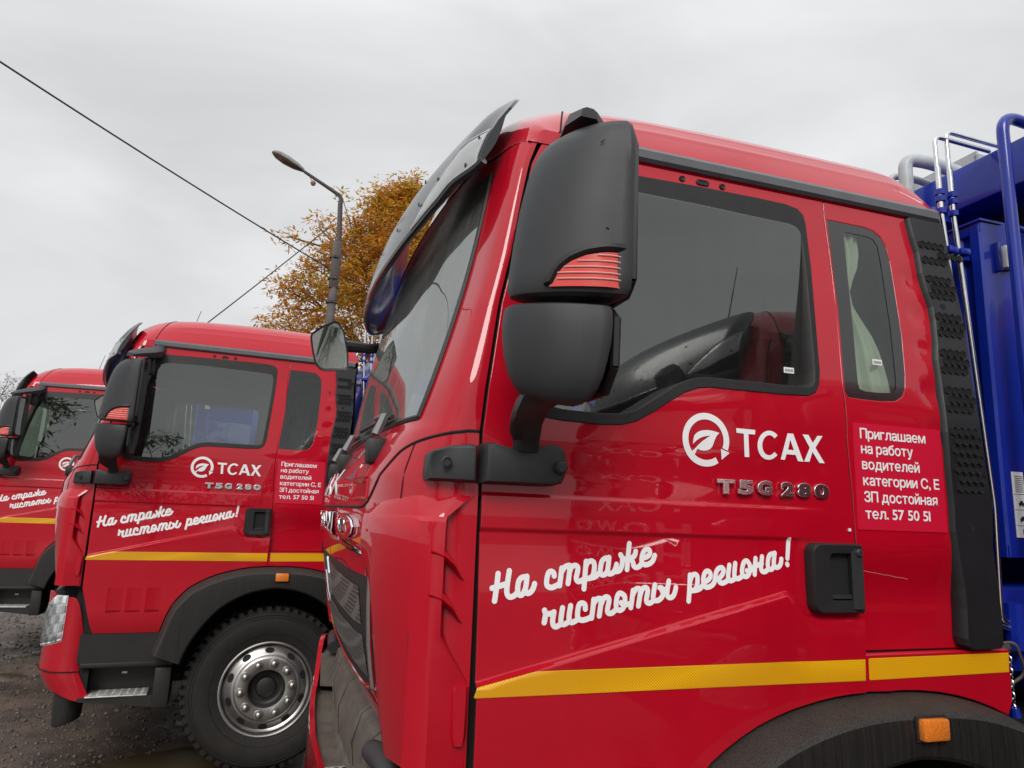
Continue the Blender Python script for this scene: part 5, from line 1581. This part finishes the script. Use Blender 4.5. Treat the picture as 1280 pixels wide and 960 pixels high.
# ================================================================= the yard
def ground_h(x, y):
    h = 0.13*sstep(5.2, 6.9, y)*(1-sstep(30, 60, y))
    n = noise.noise(Vector((x*.5, y*.5, 0)))*.022+noise.noise(Vector((x*1.7, y*1.7, 3)))*.012+noise.noise(Vector((x*6, y*6, 7)))*.006
    h += n
    for (px, py, rx, ry, d) in PUD:
        q = ((x-px)/rx)**2+((y-py)/ry)**2+.35*noise.noise(Vector((x*1.6, y*1.6, 11)))
        h -= d*(1-sstep(.35, 1.5, q))
    return h
PUD = [(-.35, 3.95, .95, .42, .075), (-3.0, 6.35, .50, .26, .085), (.9, 4.6, .9, .6, .07)]
def axis(fine0, fine1, st, lim):
    a = frange(fine0, fine1, st); s_ = st; lo = fine0; hi = fine1; l_ = []; h_ = []
    while lo > -lim: s_ *= 1.22; lo -= s_; l_.append(max(lo, -lim))
    s_ = st
    while hi < lim: s_ *= 1.22; hi += s_; h_.append(min(hi, lim))
    return l_[::-1]+a+h_
GX = axis(-5.6, .6, .035, 700); GY = axis(3.2, 12.0, .04, 700)
vs = [(x, y, ground_h(x, y)+((noise.noise(Vector((x*22, y*22, 1)))*.006+random.uniform(-.003, .003)) if -5.6 < x < .6 and 3.2 < y < 12 else 0)) for y in GY for x in GX]
nx_ = len(GX)
gm = bpy.data.meshes.new('ground')
gm.from_pydata(vs, [], [(j*nx_+i, j*nx_+i+1, (j+1)*nx_+i+1, (j+1)*nx_+i) for j in range(len(GY)-1) for i in range(nx_-1)])
gm.polygons.foreach_set('use_smooth', [True]*len(gm.polygons))
GR = mat('wet_gravel', (0.062, 0.043, 0.032), rough=0.5, var=0.75, vscale=2.6, bump=0.9, bscale=70, rvar=.3)
gm.materials.append(GR)
link(bpy.data.objects.new('ground', gm), None, kind='structure')
# pebbles
ST1 = mat('pebble', (0.062, 0.047, 0.037), rough=.5, var=.8, vscale=14)
mb = MB()
octv = [(1, 0, 0), (0, 1, 0), (-1, 0, 0), (0, -1, 0), (0, 0, 1), (.7, .7, .45), (-.7, .6, .5), (-.6, -.7, .4), (.6, -.7, .5)]
for k in range(15000):
    y = 3.4+8.0*random.random()**1.5; x = random.uniform(-5.2, .9)
    r = random.choice((.003, .004, .006, .006, .009, .012))*random.uniform(.7, 1.4)*(1+y*.04)
    a = random.uniform(0, 6.28); ca, sa = math.cos(a), math.sin(a); z = ground_h(x, y)
    vv = [(x+r*(p[0]*ca-p[1]*sa)*random.uniform(.8, 1.2), y+r*(p[0]*sa+p[1]*ca)*random.uniform(.6, 1), z+r*(p[2]*1.1-.1)) for p in octv]
    mb.add(vv, [(0, 5, 4), (5, 1, 4), (1, 6, 4), (6, 2, 4), (2, 7, 4), (7, 3, 4), (3, 8, 4), (8, 0, 4), (0, 1, 5), (1, 2, 6), (2, 3, 7), (3, 0, 8)])
g_ = mb.build('pebbles', ST1, None, ang=20, kind='stuff', recalc=False)
WAT = mat('muddy_water', (0.055, 0.040, 0.020), rough=0.25, spec=.15)
for (px, py, rx, ry, d), zz in zip(PUD, (-.022, .066, -.02)):
    mb = MB(); n = 40
    mb.add([(px+rx*1.35*math.cos(2*math.pi*k/n), py+ry*1.35*math.sin(2*math.pi*k/n), zz) for k in range(n)], [tuple(range(n))])
    mb.build('puddle', WAT, None, kind='structure')

# ---------------- the trucks, parked side by side
T1 = make_truck('garbage_truck', 'nearest red garbage truck, its cab filling the right of the picture, blue refuse body behind', 'red garbage trucks parked side by side')
decals(T1)
T2 = copy_tree(T1)
T2.location = (-1.5681, 3.4874, .0227); T2.rotation_euler = (0, 0, rad(4.3775))
T2['label'] = 'middle red garbage truck of the row with its whole front wheel and headlight in view'
T3 = copy_tree(T1)
T3.location = (-3.2004, 6.7770, .1294); T3.rotation_euler = (0, 0, rad(-1.339))
T3['label'] = 'farthest red garbage truck of the row, cut off by the left edge of the photo'
T0 = copy_tree(T1)
T0.location = (1.80, -3.46, 0)
T0['label'] = 'red garbage truck beside the camera, seen only as a reflection in the nearest door'
T1.location = (0, 0, 0)
bpy.data.objects.remove(kids(T1, 'antenna')[0])

# curtain and stickers only in the nearest truck
r1 = kids(T1, 'rear_side_panel')[0]
mb = MB(); rows = []
for k in range(15):
    z = 2.72-.66*k/14
    tie = math.exp(-((z-2.42)/.10)**2)
    row = []
    for j in range(33):
        s_ = j/32
        w_ = .11-.085*tie*.8+.05*(1-sstep(2.1, 2.45, z))
        x = 1.125+s_*w_+.028*sstep(2.05, 2.6, z)
        y = tum(z)+.030+.010*math.sin(s_*26+z*3)*(1-.5*tie)+.008*math.sin(s_*9)
        row.append((x, y, z))
    rows.append(row)
mb.grid(rows)
mb.build('curtain', CURT, T1, ang=80)
mb = MB(); mb.box(1.215, 1.255, .100, .102, 2.165, 2.182)
mb.v = [(p[0], p[1]-.035, p[2]) for p in mb.v]
for x0_, x1_, z0_, z1_, off in ((.912, .947, 2.150, 2.167, None), (1.196, 1.231, 2.195, 2.212, None)):
    mb = MB()
    yy = (.066+.018*(z0_-2.0)) if x0_ < 1 else tum(z0_)+.003
    mb.box(x0_, x1_, yy-.0012, yy-.0002, z0_, z1_)
    par = kids(T1, 'door')[0] if x0_ < 1 else r1
    mb.build('window_sticker', WHT, par)
    mb = MB()
    for k in range(9): mb.box(x0_+.004+k*.0032, x0_+.0055+k*.0032, yy-.0017, yy-.0014, z0_+.004, z1_-.005)
    mb.build('sticker_bars', DARK, par, kind='stuff')

mb = MB(); q = [(1.088+.18*k/8, 1.603-.024*k/8+.001*math.sin(k*3), ) for k in range(9)]
seg_ribbon(mb, q, .0012, .0012, Yrear)
mb.build('scratch', mat('pale_scratch', (.62, .30, .30), rough=.6), r1, recalc=False, kind='stuff')
d1 = kids(T1, 'door')[0]
mb = MB(); mb.box(1.050, 1.057, -.004, 0, 1.706, 1.714); mb.build('paint_chip', WHT, d1)

# ---------------- lamp post with its head on a curved arm
def at22(p, Y):
    f = (Y+1.58158)/23.58158
    return Vector((-.43426+(p[0]+.43426)*f, Y, 1.71637+(p[1]-1.71637)*f))
PY = 14.0
lp = thing('street_lamp', 'tall grey street lamp on a concrete pole in front of the orange tree', 'street lamp', (at22((.51, 0), PY).x, PY, .1))
CONC = mat('old_pole', (0.115, 0.10, 0.095), rough=.8, var=.3, vscale=5)
BRN = mat('weathered_steel', (0.06, 0.045, 0.04), rough=.55, var=.4, vscale=20)
def loc_(p): return Vector(p)-lp.location
x0 = at22((.51, 8), PY).x
e_ = at22((.54, 12.4), PY); lr = at22((-.75, 13.05), PY); ll = at22((-1.87, 13.56), PY)
mb = MB(); mb.tube([loc_((x0-.10, PY, .1)), loc_((x0, PY, 5.8)), loc_((x0+.05, PY, 7.2))], [.14, .10, .085], 12); mb.build('pole', CONC, lp)
mb = MB(); mb.tube([loc_((x0+.02, PY, 6.4)), loc_((x0+.07, PY, 7.4)), loc_((e_.x-.01, PY, e_.z-.22)), loc_((e_.x-.0, PY, e_.z-.08)), loc_((e_.x-.04, PY, e_.z+.0)), loc_((e_.x-.13, PY, e_.z+.05)), loc_(lr)], [.065, .06, .055, .052, .05, .044, .036], 8)
mb.build('lamp_arm', BRN, lp)
mb = MB(); mb.box(-.10, .10, -.09, .09, -.55, .55, b=.01)
mb.v = [(v[0]+(x0+.02-lp.location.x), v[1], v[2]+7.0) for v in mb.v]
for z_ in (6.2, 6.75, 7.25): mb.tube([loc_((x0, PY, z_)), loc_((x0, PY, z_+.05))], .13, 10)
mb.build('pole_clamp', BRN, lp)
d_ = (ll-lr); n_ = d_.normalized(); s_ = Vector((0, 1, 0)); v_ = n_.cross(s_).normalized()
if v_.z < 0: v_ = -v_
mb = MB(); rings = []
for t, w_, hu in ((0, .03, .03), (.06, .07, .06), (.25, .13, .10), (.55, .17, .12), (.8, .15, .11), (.95, .09, .07), (1.0, .03, .02)):
    c_ = lr+d_*t
    rings.append([loc_(c_+s_*w_*math.cos(2*math.pi*k/16)+v_*(hu*max(-.15, math.sin(2*math.pi*k/16)))) for k in range(16)])
mb.loft(rings); lh = mb.build('lamp_head', mat('lamp_shell', (.20, .20, .19), rough=.5, var=.3), lp)
mb = MB(); rings = []
for t, w_, hu in ((.10, .06, .02), (.3, .12, .06), (.6, .15, .08), (.85, .12, .06), (.96, .06, .02)):
    c_ = lr+d_*t-v_*.015
    rings.append([loc_(c_+s_*w_*math.cos(2*math.pi*k/16)-v_*(hu*max(0, math.sin(2*math.pi*k/16)))) for k in range(16)])
mb.loft(rings); mb.build('lamp_lens', mat('lamp_lens_brown', (.10, .045, .03), rough=.2, coat=.8), lh)
bpos = lr.lerp(e_, .30)-v_*.12
mb = MB(); mb.loft([[loc_(bpos+Vector((r_*math.cos(2*math.pi*k/12), r_*math.sin(2*math.pi*k/12), h_))) for k in range(12)] for h_, r_ in ((-.06, .01), (-.05, .04), (0, .065), (.05, .04), (.07, .01))])
mb.tube([loc_(bpos), loc_(lr.lerp(e_, .1))], .008, 5); mb.build('hanging_bulb', mat('bulb_clay', (.35, .15, .10), rough=.5), lp)
mb = MB()
for z_, w_ in ((7.15, .30), (6.9, .22)):
    mb.tube([loc_((x0, PY-.02, z_)), loc_((x0-w_*.5, PY-.05, z_+.05)), loc_((x0-w_, PY-.05, z_-.02)), loc_((x0-w_, PY-.05, z_+.1))], .012, 5)
mb.build('insulator_bracket', BRN, lp)

# ---------------- overhead wires
WIR = mat('wire', (.03, .03, .032), rough=.5)
def wire(a, b, sag, r, label):
    mb = MB(); mb.tube([Vector(a).lerp(Vector(b), k/24)+Vector((0, 0, -sag*4*(k/24)*(1-k/24))) for k in range(25)], r, 6)
    o = mb.build('overhead_wire', WIR, None, ang=60)
    o['label'] = label; o['category'] = 'wire'; return o
a = at22((-10.11, 15.57), 9.0); b = at22((-.25, 10.73), PY)
wire(Vector(a)+(Vector(a)-Vector(b))*.6, (x0-.15, PY, 7.02), .10, .015, 'long black wire crossing the sky from the top left down to the lamp post')
a = at22((-3.44, 7.22), 13.2); b = at22((.19, 11.15), PY)
wire((b.x, b.y, b.z), Vector(a)+(Vector(a)-Vector(b))*.8, .05, .013, 'wire sloping down to the left from the lamp post behind the middle truck roof')
wire((x0+.1, PY, 6.9), (9, 19, 7.0), .3, .010, 'thin wire leaving the lamp post to the right through the orange tree')

# ---------------- trees
def leaf_mat(name, cols):
    m = mat(name, cols[0], rough=.65)
    t = m.node_tree; b = t.nodes['Principled BSDF']
    at = t.nodes.new('ShaderNodeAttribute'); at.attribute_name = 'leaf_tone'
    r = t.nodes.new('ShaderNodeValToRGB')
    el = r.color_ramp.elements
    el[0].position = 0; el[0].color = (*cols[0], 1); el[1].position = 1; el[1].color = (*cols[-1], 1)
    for k in range(1, len(cols)-1):
        e = el.new(k/(len(cols)-1)); e.color = (*cols[k], 1)
    t.links.new(at.outputs['Fac'], r.inputs['Fac']); t.links.new(r.outputs['Color'], b.inputs['Base Color'])
    tr = t.nodes.new('ShaderNodeBsdfTranslucent'); t.links.new(r.outputs['Color'], tr.inputs['Color'])
    ms = t.nodes.new('ShaderNodeMixShader'); ms.inputs[0].default_value = .45
    o = [n for n in t.nodes if n.type == 'OUTPUT_MATERIAL'][0]
    t.links.new(b.outputs[0], ms.inputs[1]); t.links.new(tr.outputs[0], ms.inputs[2]); t.links.new(ms.outputs[0], o.inputs['Surface'])
    return m
AUT = leaf_mat('autumn_leaves', [(.26, .13, .02), (.56, .22, .028), (.66, .34, .04), (.50, .17, .025), (.70, .46, .06), (.42, .36, .05), (.24, .28, .05)])
GRN = leaf_mat('green_leaves', [(.02, .05, .01), (.05, .10, .02), (.08, .15, .03)])
PAL = leaf_mat('bare_shrub_leaves', [(.18, .14, .12), (.30, .26, .24), (.40, .36, .34)])
BARK = mat('bark', (.10, .075, .055), rough=.9, var=.4, vscale=8, bump=.5, bscale=30)
def tree(loc, h, rx, ry, base, m, nclump, nleaf, ls, label, seed, name='tree', cat='tree', lean=0, pin=True, shape=None):
    rn = random.Random(seed)
    t = thing(name, label, cat, loc)
    tb = MB()
    tops = []
    tb.tube([(0, 0, 0), (.05, 0, h*.25), (lean*.4, .05, h*.5), (lean*.8, 0, h*.85)], [h*.025, h*.019, h*.012, h*.004], 10)
    for k in range(26):
        z0 = h*rn.uniform(.2, .62); a = rn.uniform(0, 6.28)
        q = (z0/h-base)/(1-base)
        R_ = rn.uniform(.5, .95)
        zt = min(h*.95, z0+h*rn.uniform(.1, .3))
        wid = math.sqrt(max(.05, 1-((zt/h-.5)/.55)**2))
        e = Vector((math.cos(a)*rx*R_*wid, math.sin(a)*ry*R_*wid, zt))
        s0 = Vector((lean*z0/h*.8, 0, z0))
        mid = s0.lerp(e, .5)+Vector((0, 0, h*.02))
        tb.tube([s0, mid, e], [h*.007, h*.004, h*.0015], 5)
        tops.append(e)
        for j in range(3):
            e2 = e+Vector((rn.gauss(0, rx*.16), rn.gauss(0, ry*.16), rn.gauss(0, h*.05)))
            tb.tube([mid.lerp(e, .4), e2], [h*.0025, h*.001], 4); tops.append(e2)
    tb.build('trunk', BARK, t)
    vs = []; fs = []; tone = []
    cl = []
    for k in range(nclump):
        while True:
            u = Vector((rn.uniform(-1, 1), rn.uniform(-1, 1), rn.uniform(-1, 1)))
            l = u.length
            if .25 < l < 1: break
        u = u/l*(l**.5)
        z = h*(base+(1-base)*(u.z*.5+.5))
        wz = shape((z/h)) if shape else 1
        c = Vector((u.x*rx*wz*(1+.12*rn.gauss(0, 1)), u.y*ry*wz, z))
        if shape is None: c.x *= 1; 
        cl.append((c, rn.uniform(.5, 1.3), rn.random()))
    for e in tops: cl.append((e, .7, rn.random()))
    for c, sz, tn in cl:
        for j in range(int(nleaf*sz)):
            p = c+Vector((rn.gauss(0, rx*.060*sz), rn.gauss(0, ry*.07*sz), rn.gauss(0, h*.017*sz)))
            a = rn.uniform(0, 6.28); el = rn.uniform(-.9, .5)
            d = Vector((math.cos(a)*math.cos(el), math.sin(a)*math.cos(el), math.sin(el)))
            s2 = d.cross(Vector((rn.gauss(0, .4), rn.gauss(0, .4), 1))).normalized()
            L_ = ls*rn.uniform(.6, 1.35)
            for q in range(3 if pin else 1):
                o = len(vs)
                b0 = p+d*L_*.45*q
                dd = (d+s2*(.8 if q % 2 else -.8)*(1 if q < 2 and pin else 0)).normalized()
                ss = dd.cross(Vector((rn.gauss(0, .3), rn.gauss(0, .3), 1))).normalized()
                vs += [b0, b0+dd*L_*.45+ss*L_*.16, b0+dd*L_, b0+dd*L_*.45-ss*L_*.16]
                fs.append((o, o+1, o+2, o+3)); tone.append(max(0, min(1, tn*.6+rn.random()*.5-.05)))
    me = bpy.data.meshes.new('crown'); me.from_pydata([tuple(v) for v in vs], [], fs); me.materials.append(m)
    at = me.attributes.new('leaf_tone', 'FLOAT', 'FACE'); at.data.foreach_set('value', tone)
    link(bpy.data.objects.new('crown', me), t)
    return t
def at26(p, Y):
    f = (Y+1.58158)/27.58158
    return Vector((-.43426+(p[0]+.43426)*f, Y, 1.71637+(p[1]-1.71637)*f))
tp = at26((2.3, 15.93), 17.5)
# orange tree: narrow at the top right, spreading low to the left
tree((at26((3.35, 0), 17.5).x, 17.5, .1), tp.z*.965, 3.75, 2.4, .26, AUT, 1050, 24, .155, 'large autumn tree with orange and yellow leaves behind the lamp post', 5,
     shape=lambda q: interp([(0, .8), (.3, 1.05), (.5, 1.02), (.62, .84), (.74, .66), (.86, .48), (.95, .30), (1, .14)], q))
tree((at22((9, 0), 22).x+5, 23, .1), 9.5, 3.6, 3, .25, AUT, 500, 14, .2, 'second autumn tree farther right, hidden behind the nearest cab', 9)
for k, (x, y, h, s) in enumerate(((-19.5, 44, 9.6, 3), (-17.0, 45, 8.9, 4), (-22.5, 46, 10.0, 12))):
    tree((x, y, 0), h, 2.2, 2.0, .25, PAL, 110, 12, .16, ('pale bare tree at the left edge above the farthest truck', 'smaller pale bare tree just left of the farthest roof', 'pale bare tree beyond the left edge of the frame')[k], 20+s)
# greenery the windscreen mirror looks at
tree((-1.2, -19, 0), 5.0, 2.6, 2.0, .12, GRN, 120, 14, .22, 'bushy green tree reflected in the small front mirror', 33)
tree((-12, -12, 0), 8.0, 3.0, 3.0, .12, GRN, 120, 14, .25, 'tall green tree standing in front of the parked row', 34)

# white van partly in frame beyond the row
def van(loc, rz):
    t = thing('white_van', 'white van roof showing at the left edge beyond the farthest truck', 'van', loc, rz)
    WP = mat('white_van_paint', (.78, .78, .80), rough=.3, coat=.8)
    mb = MB()
    P_ = [(-2.5, .35), (2.5, .35), (2.55, 1.2), (2.5, 2.25), (2.3, 2.42), (-1.0, 2.45), (-1.25, 2.36), (-1.75, 1.45), (-2.5, 1.2), (-2.6, .8)]
    mb.loft([[(x*s_, y, .35+(z-.35)*s2) for x, z in P_] for y, s_, s2 in ((-.98, .97, .95), (-.9, 1, 1), (.9, 1, 1), (.98, .97, .95))])
    b = mb.build('body', WP, t)
    mb = MB(); mb.box(-1.3, -.4, -1.0, -.96, 1.5, 2.1, b=.01); mb.box(-1.3, -.4, .96, 1.0, 1.5, 2.1, b=.01); mb.build('side_window', BORD, t)
    for x in (-1.6, 1.6):
        for y in (-.93, .75):
            mb = MB(); mb.lathe([(.05, 0), (.2, 0), (.34, .01), (.35, .1), (.34, .18)], (x, .35), 24); mb.v = [(p[0], p[1]+y, p[2]) for p in mb.v]; mb.build('wheel', TYR, t)
    return t
van((-10.3, 17.5, .15), rad(10))
